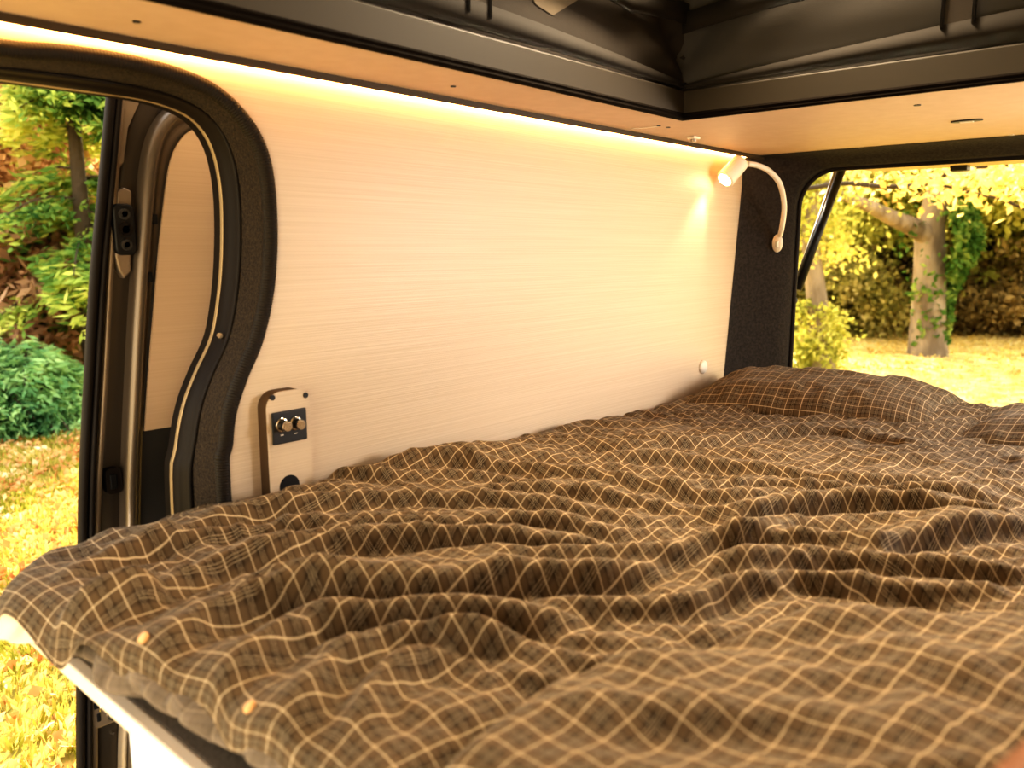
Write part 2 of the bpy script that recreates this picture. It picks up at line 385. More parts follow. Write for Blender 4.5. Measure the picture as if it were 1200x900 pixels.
# tailgate raised overhead
tg = empty('raised_tailgate', (2.8, .45, .31), 'raised tailgate with beige lining above the rear opening', 'tailgate')
pts = rrect(-.35, 1.2, 2.74, 3.62, .10)
bm = bmesh.new(); R = loft(bm, [[(x, y, .335) for y, x in pts], [(x, y, .31 ) for y, x in pts]], True)
bm.faces.new(R[0]); bm.faces.new(R[1]); obj('lining', bm, M['tailgate'], tg, bevel=.006)
bm = bmesh.new(); R = loft(bm, [[(x, y, .375) for y, x in rrect(-.39, 1.24, 2.72, 3.66, .12)], [(x, y, .336) for y, x in rrect(-.39, 1.24, 2.72, 3.66, .12)]], True)
bm.faces.new(R[0]); bm.faces.new(R[1]); obj('outer_skin', bm, M['metal'], tg, bevel=.006)
c = at(1125, 192, 0, 3.55)
box('latch', 3.53, 3.59, c.y - .03, c.y + .03, .29, .311, M['black'], tg, .004)
# gas strut
st = empty('gas_strut', (2.74, 1.11, -.12), 'black and silver gas strut slanting up beside rear pillar', 'strut')
a = at(930, 352, 0, 2.76); b = at(986, 200, 0, 2.98); mid = a.lerp(b, .72)
tubeobj('cylinder', [a.lerp(b, .08), b], .0145, M['black'], st, 16)
tubeobj('rod', [a + Vector((.0, .012, 0)), b + Vector((.01, .022, 0))], .009, M['steel'], st, 12)
bm = bmesh.new(); bmesh.ops.create_uvsphere(bm, u_segments=14, v_segments=8, radius=.014, matrix=Matrix.Translation(a)); obj('ball_joint', bm, M['black'], st, smooth=True)

# ---------------------------------------------------------------- reading lamp
lb = at(913, 285, 0, 2.605)
lamp = empty('reading_lamp', lb, 'white gooseneck reading lamp mounted on the dark rear pillar', 'lamp')
bm = bmesh.new()
bmesh.ops.create_uvsphere(bm, u_segments=20, v_segments=12, radius=1, matrix=Matrix.Translation(lb + Vector((-.004, .004, -.0))) @ Matrix.Diagonal((.010, .018, .030, 1)))
obj('base', bm, M['white'], lamp, smooth=True)
box('rocker_switch', lb.x - .018, lb.x - .008, lb.y - .005, lb.y + .007, lb.z - .014, lb.z + .008, M['steel'], lamp, .002)
neck = [at(914, 276, 0, 2.595), at(917, 262, 0, 2.57), at(919, 240, 0, 2.54), at(914, 216, 0, 2.50), at(902, 201, 0, 2.46), at(888, 194, 0, 2.42), at(876, 192, 0, 2.39)]
tubeobj('gooseneck', smoothpath(neck, 6), .0085, M['white'], lamp, 12)
hc = at(866, 192, 0, 2.37); he = at(850, 210, 0, 2.32)
ax = (he - hc).normalized()
bm = bmesh.new(); tube(bm, [hc - ax * .012, hc - ax * .008, he, he + ax * .003], [.018, .0265, .0285, .027], 24)
obj('lamp_head', bm, M['white'], lamp, smooth=False, bevel=.002)
bm = bmesh.new(); tube(bm, [he + ax * .002, he + ax * .0045], [.021, .021], 20); obj('lens', bm, M['bulb'], lamp)
bm = bmesh.new(); bmesh.ops.create_uvsphere(bm, u_segments=12, v_segments=8, radius=.0125, matrix=Matrix.Translation(neck[-1].lerp(hc, .55))); obj('swivel_joint', bm, M['steel'], lamp, smooth=True)

# small white knob on wall
c = at(823, 430, 1, WY)
bm = bmesh.new(); tube(bm, [(c.x, WY, c.z), (c.x, WY - .006, c.z), (c.x, WY - .011, c.z), (c.x, WY - .013, c.z)], [.022, .021, .014, .002], 24)
tag(obj('push_button', bm, M['white'], smooth=True), 'small round white button on wall panel near rear pillar', 'button')

# ---------------------------------------------------------------- switch panel
swl = at(305, 500, 1, WY).x; swr = at(364, 500, 1, WY - .022).x; swt = at(340, 457, 1, WY - .022).z; 
sx0, sx1, st_ = swl, swr, swt
yb = WY - .022
sp = empty('switch_panel', ((sx0 + sx1) / 2, WY, st_ - .2), 'pale wooden switch panel with black dimmer plate on wall', 'switch panel')
r = .03
pp = [(sx0, -.50), (sx1, -.50)] + [(sx1 - r + r * math.cos(a), st_ - r + r * math.sin(a)) for a in [PI / 2 * k / 10 for k in range(11)]] + [(sx0 + r + r * math.cos(a), st_ - r + r * math.sin(a)) for a in [PI / 2 + PI / 2 * k / 10 for k in range(11)]]
plate_xz('backing_board', pp, yb, WY, M['panel'], sp)
pe = [(x - .001 if x < sx0 + .02 else x, z + .0006) for x, z in pp]
rings = [[(x, yb + .0015, z) for x, z in pp], [(x - .0035, WY, z + .0012) for x, z in pp]]
bm = bmesh.new(); loft(bm, rings, True); tag(obj('board_edge', bm, mat('brown_board_edge', (.10, .06, .03), .6), sp), 'dark brown edge')
def quadpx(u0, v0, u1, v1):
    a = at(u0, v0, 1, yb); b = at(u1, v1, 1, yb); return a.x, b.x, b.z, a.z
x0, x1, z0, z1 = quadpx(317, 484, 359, 514)
fp = box('faceplate', x0, x1, yb - .005, yb, z0, z1, M['plate'], sp, .0025)
for u, v in ((330, 498), (346, 496)):
    c = at(u, v, 1, yb - .005)
    bm = bmesh.new(); tube(bm, [(c.x, yb - .005, c.z), (c.x, yb - .007, c.z), (c.x, yb - .008, c.z)], [.0125, .0125, .010], 22)
    k = obj('knob', bm, M['chrome'], sp, bevel=.0008)
    bm = bmesh.new(); tube(bm, [(c.x, yb - .008, c.z), (c.x, yb - .022, c.z), (c.x, yb - .024, c.z)], [.0095, .0085, .0065], 22); obj('knob_grip', bm, M['black'], k, smooth=True)
    bm = bmesh.new(); tube(bm, [(c.x, yb - .0215, c.z), (c.x, yb - .0246, c.z), (c.x, yb - .0248, c.z)], [.0092, .0088, .006], 22); obj('knob_cap', bm, M['chrome'], k)
    box('indicator_mark', c.x - .003, c.x + .003, yb - .0056, yb - .0049, c.z - .019, c.z - .0175, M['white'], fp)
for u, v in ((319, 466), (358, 463)):
    c = at(u, v, 1, yb)
    bm = bmesh.new(); disc(bm, (c.x, yb - .0015, c.z), (0, 1, 0), .005, .003, 16); obj('screw', bm, M['black'], sp)
c = at(339, 563, 1, yb)
bm = bmesh.new(); disc(bm, (c.x, yb - .001, c.z - .01), (0, 1, 0), .020, .004, 28); obj('socket_hole', bm, M['black'], sp)

# ================================================================ SLIDING DOOR, slid back outside the wall
DY = 1.50
sd = empty('sliding_door', (.9, DY, -1.0), 'grey sliding side door slid open outside the doorway', 'sliding door')
def dx(pts, y=DY): return px_xz(pts, y)
def spx(pts, y=DY, n=5): return [(v.x, v.y) for v in smoothpath([(x, z, 0) for x, z in px_xz(pts, y)], n)]
lead_px = [(131, 60), (126, 110), (118, 200), (107, 320), (100, 440), (94, 560), (92, 680), (91, 790), (91, 900), (92, 960)]
lead = spx(lead_px)
# skin behind everything
plate_xz('door_panel', offs(lead, .024) + [(1.9, lead[-1][1]), (1.9, lead[0][1])], DY + .035, DY + .05, M['metal'], sd)
# edge seals: two rubber strips
def ribbon(name, px, w0, w1, y0, y1, m, parent=sd, rnd=True):
    """raised strip following a pixel-surveyed line"""
    L = spx(px, DY); n = len(L)
    a = offs(L, 0); rings = []
    prof = [(0, y1), (.0, y0 + .3 * (y1 - y0)), (.25, y0), (.75, y0), (1., y0 + .3 * (y1 - y0)), (1., y1)]
    for f, y in prof:
        rings.append([(p[0] + (w0 + (w1 - w0) * i / (n - 1)) * f, y, p[1]) for i, p in enumerate(L)])
    bm = bmesh.new(); loft(bm, rings); return obj(name, bm, m, parent, smooth=True)
tag(ribbon('chrome_edge', lead_px, .0025, .0025, DY - .004, DY + .002, M['metal_lt']), 'bright thin door edge')
ribbon('edge_seal', [(u - .5, v) for u, v in lead_px], .016, .014, DY - .008, DY + .006, M['rubber'])
ribbon('edge_seal', [(u + 9, v) for u, v in lead_px], .014, .013, DY - .008, DY + .04, M['rubber'])
# inner frame surface
x_in = [(150, 110), (142, 200), (131, 320), (124, 440), (117, 560), (112, 680), (110, 790), (109, 900), (109, 960)]
# outer raised flange (left of channel)
fl = ribbon('door_flange', [(143, 60), (138, 130), (133, 200), (126, 320), (120, 440), (112, 580), (109, 700), (108, 800), (108, 960)], .016, .016, DY + .004, DY + .04, M['metal'])
# deep dark channel
ribbon('channel', [(168, 60), (163, 110), (147, 170), (140, 230), (131, 320), (125, 440), (120, 560), (118, 700), (117, 960)], .06, .05, DY + .020, DY + .04, mat('channel_paint', (.075, .06, .045), .35, metal=.4))
# triangular gusset plate at upper corner
g = dx([(146, 60), (170, 110), (152, 150), (147, 190), (136, 206), (141, 150), (145, 110)], DY)
plate_xz('corner_gusset', g, DY + .006, DY + .03, M['metal'], sd, bevel=.002)
# window-surround ridge with rounded corner
ridge_px = [(300, 100), (250, 108), (222, 117), (200, 128), (184, 146), (174, 172), (168, 210), (163, 270), (158, 340), (153, 430), (149, 520), (147, 600), (147, 700), (148, 800), (148, 960)]
L = spx(ridge_px)
def band(name, L, prof, m, parent=sd):
    """prof: list of (offset to the right of the travel direction, y)"""
    rings = []
    for d, y in prof:
        rings.append([(x, y, z) for x, z in offs(L, d)])
    bm = bmesh.new(); loft(bm, rings); return obj(name, bm, m, parent, smooth=True)
band('window_surround', L, [(-.004, DY + .036), (-.001, DY + .006), (.006, DY - .004), (.014, DY - .006), (.022, DY + .0), (.030, DY + .014), (.040, DY + .018), (.058, DY + .016), (.062, DY + .03)], mat('door_paint', (.20, .16, .12), .3, metal=.5))
# trim panel (pale wood) inside the surround
pan_px = [(330, 128), (280, 134), (250, 142), (237, 147), (220, 157), (207, 176), (200, 200), (194, 245), (189, 290), (184, 350), (178, 420), (172, 506)]
pp = spx(pan_px, DY + .0)
zb = pp[-1][1]
poly = pp + [(1.5, zb + .0), (1.5, pp[0][1])]
plate_xz('wood_insert', poly, DY + .008, DY + .013, mat('insert_laminate', (.62, .44, .29), .5, var=((.66, .48, .32), 9, (.25, 1, 60))), sd)
pd = spx([(210, 200), (190, 290), (182, 350), (172, 440), (168, 506), (166, 600), (166, 700), (166, 960)], DY)
plate_xz('recess_panel', pd + [(1.5, pd[-1][1]), (1.5, pd[0][1])], DY + .016, DY + .030, M['darkmetal'], sd)
# slots, guide block, holes
for u, v in ((182.5, 257), (177, 325)):
    c = at(u, v, 1, DY); box('slot', c.x - .004, c.x + .005, DY + .004, DY + .03, c.z - .009, c.z + .009, M['black'], sd)
c = at(145, 269, 1, DY)
gb = None
bm = bmesh.new(); R = loft(bm, [[(x, DY - .006, z) for x, z in rrect(c.x - .019, c.x + .019, c.z - .045, c.z + .045, .012, 6)], [(x, DY + .03, z) for x, z in rrect(c.x - .019, c.x + .019, c.z - .045, c.z + .045, .012, 6)]], True)
bm.faces.new(R[0]); gb = obj('guide_block', bm, M['black'], sd, bevel=.003)
for k in (-1, 0, 1):
    bm = bmesh.new(); rr = .013 if k == 0 else .010
    tube(bm, [(c.x, DY - .005, c.z + .027 * k), (c.x, DY - .010, c.z + .027 * k), (c.x, DY - .010, c.z + .027 * k), (c.x, DY - .006, c.z + .027 * k)], [rr, rr * .95, rr * .5, rr * .45], 18)
    obj('screw', bm, M['rubber'] if k == 0 else M['darkmetal'], gb, smooth=False)
c = at(146, 232, 1, DY)
plate_xz('shoulder_plate', dx([(138, 225), (147, 219), (156, 224), (155, 318), (147, 327), (140, 316), (136, 300)], DY), DY + .004, DY + .03, M['metal'], sd, bevel=.003)
c = at(135, 564, 1, DY)
bm = bmesh.new(); R = loft(bm, [[(x, DY + .004, z) for x, z in rrect(c.x - .014, c.x + .014, c.z - .024, c.z + .024, .008, 5)], [(x, DY + .03, z) for x, z in rrect(c.x - .014, c.x + .014, c.z - .024, c.z + .024, .008, 5)]], True)
bm.faces.new(R[0]); obj('striker_recess', bm, M['rubber'], sd)
box('striker_slot', c.x - .008, c.x + .005, DY + .001, DY + .006, c.z - .015, c.z + .013, M['black'], sd, .002)
# lock mechanism near the bottom
c = at(125, 831, 1, DY)
bm = bmesh.new(); R = loft(bm, [[(x, DY + .0, z) for x, z in rrect(c.x - .026, c.x + .024, c.z - .032, c.z + .042, .012, 5)], [(x, DY + .03, z) for x, z in rrect(c.x - .026, c.x + .024, c.z - .032, c.z + .042, .012, 5)]], True)
bm.faces.new(R[0]); lk = obj('lock', bm, M['metal'], sd, bevel=.002)
box('lock_slot', c.x - .022, c.x - .008, DY - .002, DY + .004, c.z + .008, c.z + .028, M['black'], lk, .002)
box('lock_slot', c.x - .018, c.x - .012, DY - .002, DY + .004, c.z - .018, c.z - .002, M['black'], lk, .001)
hk = [(c.x - .014 + .012 * (1 - math.cos(a)) * 1.1, DY - .006, c.z + .004 + .018 * math.sin(a)) for a in [PI * .9 * k / 10 for k in range(11)]]
tubeobj('lock_hook', hk, .0022, M['chrome'], lk, 8)
bm = bmesh.new(); disc(bm, (c.x + .008, DY - .004, c.z - .016), (0, 1, 0), .009, .008, 18); disc(bm, (c.x + .008, DY - .007, c.z - .016), (0, 1, 0), .005, .008, 6); obj('bolt', bm, M['steel'], lk)
c = at(131, 858, 1, DY + .02); bm = bmesh.new(); disc(bm, (c.x, DY + .012, c.z), (0, 1, 0), .003, .02, 8); obj('rivet', bm, M['chrome'], sd)
ribbon('bright_rib', [(146, 700), (145, 830), (144, 860), (143, 890), (143, 960)], .014, .010, DY - .002, DY + .02, M['metal_lt'])

# ================================================================ BED
PZ = -.520; PX = .346
bp = empty('bed_platform', (1.4, .5, -.54), 'pale edged bed platform with grey carpet top under the duvet', 'bed platform')
box('board', PX, 2.42, -.36, 1.235, PZ - .022, PZ - .006, M['edge'], bp, .003)
box('edge_strip', PX - .006, PX + .012, -.36, 1.235, PZ - .024, PZ - .001, M['edge'], bp, .003)
box('carpet_top', PX + .012, 2.42, -.36, 1.235, PZ - .006, PZ, M['bedcarpet'], bp)
yl = at(157, 880, 0, PX + .02).y
cb = empty('bed_base_cabinet', (1.2, .3, -1.0), 'white bed base cabinet below the platform edge', 'cabinet')
box('front_panel', PX + .016, PX + .034, -.36, yl, -1.01, PZ - .026, M['whitelam'], cb, .002)
box('side_panel', PX + .034, 2.36, yl - .018, yl, -1.01, PZ - .026, M['whitelam'], cb, .002)

# ---------- plaid cloth material
def plaid(name='plaid_cotton', per=.0345, base=(.108, .070, .035), dark=(.036, .022, .010), line=(.62, .49, .31)):
    m = bpy.data.materials.new(name); m.use_nodes = True
    nt = m.node_tree; N = nt.nodes; L = nt.links; b = N['Principled BSDF']
    uv = N.new('ShaderNodeUVMap'); uv.uv_map = 'cloth'
    sx = N.new('ShaderNodeSeparateXYZ'); L.new(uv.outputs[0], sx.inputs[0])
    def mth(op, a, b_=None, c=None, clamp=False):
        n = N.new('ShaderNodeMath'); n.operation = op; n.use_clamp = clamp
        for i, v in enumerate((a, b_, c)):
            if v is None: continue
            if isinstance(v, (int, float)): n.inputs[i].default_value = v
            else: L.new(v, n.inputs[i])
        return n.outputs[0]
    def ss(x, a, b_):
        n = N.new('ShaderNodeMapRange'); n.interpolation_type = 'SMOOTHSTEP'; n.inputs[1].default_value = a; n.inputs[2].default_value = b_
        L.new(x, n.inputs[0]); return n.outputs[0]
    # a little waviness of the weave
    wn = N.new('ShaderNodeTexNoise'); wn.inputs['Scale'].default_value = 900; L.new(uv.outputs[0], wn.inputs['Vector'])
    wob = mth('MULTIPLY_ADD', wn.outputs[0], .04, -.02)
    lines, bands, fines = [], [], []
    for i, o in enumerate((sx.outputs[0], sx.outputs[1])):
        q = mth('ADD', mth('DIVIDE', o, per), wob)
        f = mth('FRACT', q)
        d = mth('ABSOLUTE', mth('SUBTRACT', f, .5))           # 0 centre .. .5 line
        lines.append(ss(d, .470, .487))
        bands.append(mth('SUBTRACT', 1, ss(d, .16, .27)))
        ff = mth('ABSOLUTE', mth('SUBTRACT', mth('FRACT', mth('MULTIPLY', f, 12)), .5))
        fi = mth('MULTIPLY', ss(ff, .30, .44), mth('SUBTRACT', 1, ss(d, .12, .14)))
        fines.append(fi)
    # dashes along the fine threads
    dash = N.new('ShaderNodeTexNoise'); dash.inputs['Scale'].default_value = 420; L.new(uv.outputs[0], dash.inputs['Vector'])
    fine = mth('MULTIPLY', mth('MAXIMUM', fines[0], fines[1]), ss(dash.outputs[0], .30, .5))
    bandm = mth('MULTIPLY', mth('ADD', bands[0], bands[1]), .5)
    bandm = mth('POWER', bandm, 1.25)
    cm = N.new('ShaderNodeMix'); cm.data_type = 'RGBA'; cm.inputs[6].default_value = (*base, 1); cm.inputs[7].default_value = (*dark, 1)
    L.new(bandm, cm.inputs[0])
    c2 = N.new('ShaderNodeMix'); c2.data_type = 'RGBA'; c2.inputs[7].default_value = (line[0] * .62, line[1] * .62, line[2] * .62, 1)
    L.new(mth('MULTIPLY', fine, .62), c2.inputs[0]); L.new(cm.outputs[2], c2.inputs[6])
    c3 = N.new('ShaderNodeMix'); c3.data_type = 'RGBA'; c3.inputs[7].default_value = (*line, 1)
    lm = mth('MAXIMUM', lines[0], lines[1]); cross = mth('MULTIPLY', lines[0], lines[1])
    L.new(mth('MULTIPLY_ADD', cross, .25, mth('MULTIPLY', lm, .62), True), c3.inputs[0]); L.new(c2.outputs[2], c3.inputs[6])
    L.new(c3.outputs[2], b.inputs['Base Color']); b.inputs['Roughness'].default_value = .85
    b.inputs['Sheen Weight'].default_value = .06; b.inputs['Sheen Roughness'].default_value = .4
    b.inputs['Specular IOR Level'].default_value = .25
    tx = N.new('ShaderNodeTexCoord')
    n1 = N.new('ShaderNodeTexNoise'); n1.inputs['Scale'].default_value = 28; n1.inputs['Detail'].default_value = 4; L.new(tx.outputs['Object'], n1.inputs['Vector'])
    n2 = N.new('ShaderNodeTexNoise'); n2.inputs['Scale'].default_value = 900; L.new(uv.outputs[0], n2.inputs['Vector'])
    b1 = N.new('ShaderNodeBump'); b1.inputs['Strength'].default_value = .5; b1.inputs['Distance'].default_value = .003; L.new(n1.outputs[0], b1.inputs['Height'])
    b2 = N.new('ShaderNodeBump'); b2.inputs['Strength'].default_value = .4; b2.inputs['Distance'].default_value = .0008; L.new(n2.outputs[0], b2.inputs['Height'])
    L.new(b1.outputs[0], b2.inputs['Normal']); L.new(b2.outputs[0], b.inputs['Normal'])
    return m
PL = plaid()
PLU = plaid('plaid_lining', base=(.17, .13, .09), dark=(.12, .09, .06), line=(.3, .23, .15))

# ---------- smooth value noise
def vnoise(x, y, seed=0):
    r = np.random.default_rng(seed); T = r.random((64, 64))
    xi = np.floor(x).astype(int); yi = np.floor(y).astype(int); fx = x - xi; fy = y - yi
    fx = fx * fx * fx * (fx * (fx * 6 - 15) + 10); fy = fy * fy * fy * (fy * (fy * 6 - 15) + 10)
    g = lambda a, b: T[a % 64, b % 64]
    return (g(xi, yi) * (1 - fx) + g(xi + 1, yi) * fx) * (1 - fy) + (g(xi, yi + 1) * (1 - fx) + g(xi + 1, yi + 1) * fx) * fy
def sstep(x, a, b):
    t = np.clip((x - a) / (b - a), 0, 1); return t * t * (3 - 2 * t)

# fold crests surveyed on the bed: (points in the photo, height, far width, near width)
CREST = [
 ([(100, 618), (200, 592), (300, 570), (420, 552), (560, 541), (680, 532)], .016, .05, .035),
 ([(120, 655), (210, 628), (320, 606), (430, 592), (540, 588), (640, 594), (770, 600)], .017, .035, .014),
 ([(60, 682), (150, 648), (260, 630), (360, 618), (450, 616)], .014, .03, .012),
 ([(300, 640), (380, 626), (450, 618), (540, 613), (640, 610), (740, 618)], .016, .03, .013),
 ([(140, 720), (220, 676), (330, 648), (420, 634), (530, 632), (650, 634), (760, 628)], .022, .04, .016),
 ([(560, 660), (640, 655), (740, 648), (820, 640), (880, 628), (940, 600)], .016, .03, .014),
 ([(180, 770), (240, 724), (330, 696), (430, 694), (520, 690), (600, 676), (700, 669), (770, 653), (800, 640)], .028, .045, .016),
 ([(240, 800), (330, 742), (420, 718), (480, 716), (570, 720), (650, 718), (700, 706)], .022, .035, .016),
 ([(330, 850), (400, 770), (470, 742), (540, 742), (600, 745)], .020, .03, .018),
 ([(420, 850), (440, 800), (490, 765), (560, 750), (620, 745)], .016, .025, .018),
 ([(470, 545), (600, 548), (740, 560), (860, 570), (960, 560)], .012, .03, .014),
 ([(520, 575), (640, 572), (760, 580), (850, 592)], .012, .025, .012),
 ([(700, 520), (820, 512), (920, 500), (1010, 505), (1100, 520)], .012, .04, .02),
 ([(640, 540), (760, 534), (880, 540), (1000, 552), (1120, 556), (1210, 566)], .014, .035, .016),
 ([(780, 566), (880, 556), (980, 560), (1090, 566), (1200, 572)], .014, .03, .013),
 ([(840, 600), (920, 586), (1020, 581), (1120, 588), (1210, 596)], .026, .055, .016),
 ([(1000, 640), (1080, 622), (1150, 612), (1240, 606)], .024, .05, .016),
 ([(780, 640), (860, 630), (960, 628), (1060, 636)], .018, .03, .014),
 ([(800, 665), (900, 650), (990, 640), (1090, 650), (1200, 656)], .020, .035, .016),
 ([(820, 690), (880, 672), (960, 662), (1060, 678), (1180, 680)], .018, .03, .015),
 ([(640, 700), (740, 706), (800, 700), (850, 680)], .012, .02, .014),
 ([(34, 738), (75, 716), (130, 702), (190, 690)], .026, .018, .03),
 ([(330, 716), (430, 672), (540, 658), (620, 655)], .016, .07, .06),
 ([(860, 640), (960, 610), (1060, 600), (1160, 612)], .014, .07, .05),
 ([(330, 560), (420, 566), (520, 562), (620, 560)], .010, .025, .012),
]
def crest_field(X, Y, zref=-.425):
    H = np.zeros_like(X)
    for pts, A, wf, wn in CREST:
        P = smoothpath([at(u, v, 2, zref) for u, v in pts], 3)
        P = np.array([(p.x, p.y) for p in P]); Lc = np.r_[0, np.cumsum(np.hypot(*np.diff(P, axis=0).T))]
        best = np.full(X.shape, 9.); sgn = np.ones_like(X); tt = np.zeros_like(X)
        for i in range(len(P) - 1):
            a, b = P[i], P[i + 1]; d = b - a; l2 = d @ d
            t = np.clip(((X - a[0]) * d[0] + (Y - a[1]) * d[1]) / l2, 0, 1)
            dx_ = X - a[0] - t * d[0]; dy_ = Y - a[1] - t * d[1]; r = np.hypot(dx_, dy_)
            m = r < best
            best = np.where(m, r, best); sgn = np.where(m, np.sign(d[0] * (Y - a[1]) - d[1] * (X - a[0])), sgn); tt = np.where(m, Lc[i] + t * (Lc[i + 1] - Lc[i]), tt)
        s = tt / Lc[-1]; taper = np.clip(np.minimum(s, 1 - s) * 5, 0, 1) ** .7
        w = np.where(sgn > 0, wf, wn * .85)
        prof = np.exp(-(best / w) ** 2)
        A = A * 1.3; wn = wn * .85
        H += A * taper * prof - A * .35 * taper * np.exp(-((best - wn * 2.1) / wn) ** 2) * (sgn < 0)
    return H
# foreground mound boundary
MB = [(430, 960), (500, 880), (560, 830), (620, 788), (690, 762), (800, 737), (880, 712), (950, 698), (1040, 700), (1130, 706), (1260, 700)]
def mound_field(X, Y, zref=-.40):
    P = smoothpath([at(u, v, 2, zref) for u, v in MB], 3); P = np.array([(p.x, p.y) for p in P])
    best = np.full(X.shape, 9.); sgn = np.ones_like(X)
    for i in range(len(P) - 1):
        a, b = P[i], P[i + 1]; d = b - a; t = np.clip(((X - a[0]) * d[0] + (Y - a[1]) * d[1]) / (d @ d), 0, 1)
        r = np.hypot(X - a[0] - t * d[0], Y - a[1] - t * d[1]); m = r < best
        best = np.where(m, r, best); sgn = np.where(m, np.sign(d[0] * (Y - a[1]) - d[1] * (X - a[0])), sgn)
    near = sgn < 0
    return np.where(near, .060 * (1 - np.exp(-(best / .035))) , -.026 * np.exp(-(best / .028) ** 2))
FOOT = [(-.40, .375), (.2, .375), (.55, .370), (.72, .365), (.86, .350), (.95, .325), (1.05, .305), (1.13, .290), (1.18, .296), (1.24, .35), (1.33, .44)]
def footx(y): return np.interp(y, [p[0] for p in FOOT], [p[1] for p in FOOT])
NU, NV = 400, 260
XE = 2.44
def build_duvet():
    u = np.linspace(0, 1, NU)[:, None]; v = np.linspace(0, 1, NV)[None, :]
    Ymax0 = 1.232; Y = -.30 + v * (Ymax0 + .30) + 0 * u
    X = footx(Y) + u * (XE - footx(Y))
    # spill over the sill in the doorway
    sp_ = (1 - sstep(X, .52, .68)) * sstep(Y, 1.0, 1.232)
    Y = Y + .085 * sp_
    D = X - footx(np.clip(Y, -.3, 1.33))
    Z = np.full_like(X, -.440)
    Z += .022 * (1 - sstep(X, .7, 1.5)) * sstep(Y, .6, 1.2) + .012 * np.sin(X * 3.1 + 1) * np.sin(Y * 4)
    Z += crest_field(X, Y) + mound_field(X, Y)
    n1 = vnoise(X * 6 + 10, Y * 6 + 3, 1) - .5; n2 = vnoise((X * .67 - Y * .75) * 6 + 40, (X * .75 + Y * .67) * 22 + 20, 2) - .5
    Z += .012 * n1 + .014 * n2 * sstep(D, .02, .2)
    md_ = sstep(mound_field(X, Y), .012, .035)
    Z += md_ * (.022 * (vnoise(X * 7 + 3, Y * 7 + 8, 14) - .5) + .012 * (vnoise(X * 19 + 3, Y * 19 + 8, 15) - .5))
    a_ = (X * .665 - Y * .747); b_ = (X * .747 + Y * .665)
    wq = vnoise(X * 5, Y * 5, 17) * 1.2
    r1 = 1 - np.abs(2 * vnoise(a_ * 7 + 60 + wq, b_ * 30 + 20 + wq * 3, 18) - 1); r2 = 1 - np.abs(2 * vnoise(X * 22 + 5, Y * 22 + 5, 19) - 1)
    Z += (.009 * (r1 ** 2 - .4) + .0045 * (r2 ** 2 - .4)) * sstep(D, .03, .15) * (1 - .6 * md_)
    # broad bulges at the head where pillows lie beneath
    Z += .02 * sstep(X, 2.0, 2.4)
    # hugging the wall side: rolls down at the edge
    e = sstep(Y, 1.19, 1.235) * sstep(X, .66, .72); Z -= .05 * e
    e2 = sstep(Y, 1.22, 1.32) * (1 - sstep(X, .6, .68)); Z -= .045 * e2
    # foot: roll over to the hem
    k = np.clip(D / .055, 0, 1); roll = np.sqrt(1 - (1 - k) ** 2)
    lip = -.478 + .010 * np.sin(Y * 23) + .008 * np.sin(Y * 41 + 1) - .012 * sstep(Y, .9, 1.1)
    lip = np.where(Y < .9, lip - .004, lip)
    lip = lip + .022 * np.exp(-((Y - .955) / .03) ** 2) + .026 * np.exp(-((Y - .735) / .028) ** 2) + .02 * np.exp(-((Y - .5) / .04) ** 2)
    Z = lip + (Z - lip) * roll
    X = X - .012 * (1 - sstep(Y, .95, 1.05)) * np.exp(-((D - .02) / .02) ** 2) * (1 + .6 * np.sin(Y * 31))
    Z -= .018 * sstep(X, 2.40, 2.44)
    P = np.stack([X, Y, np.maximum(Z, PZ + .004)], -1)
    return P
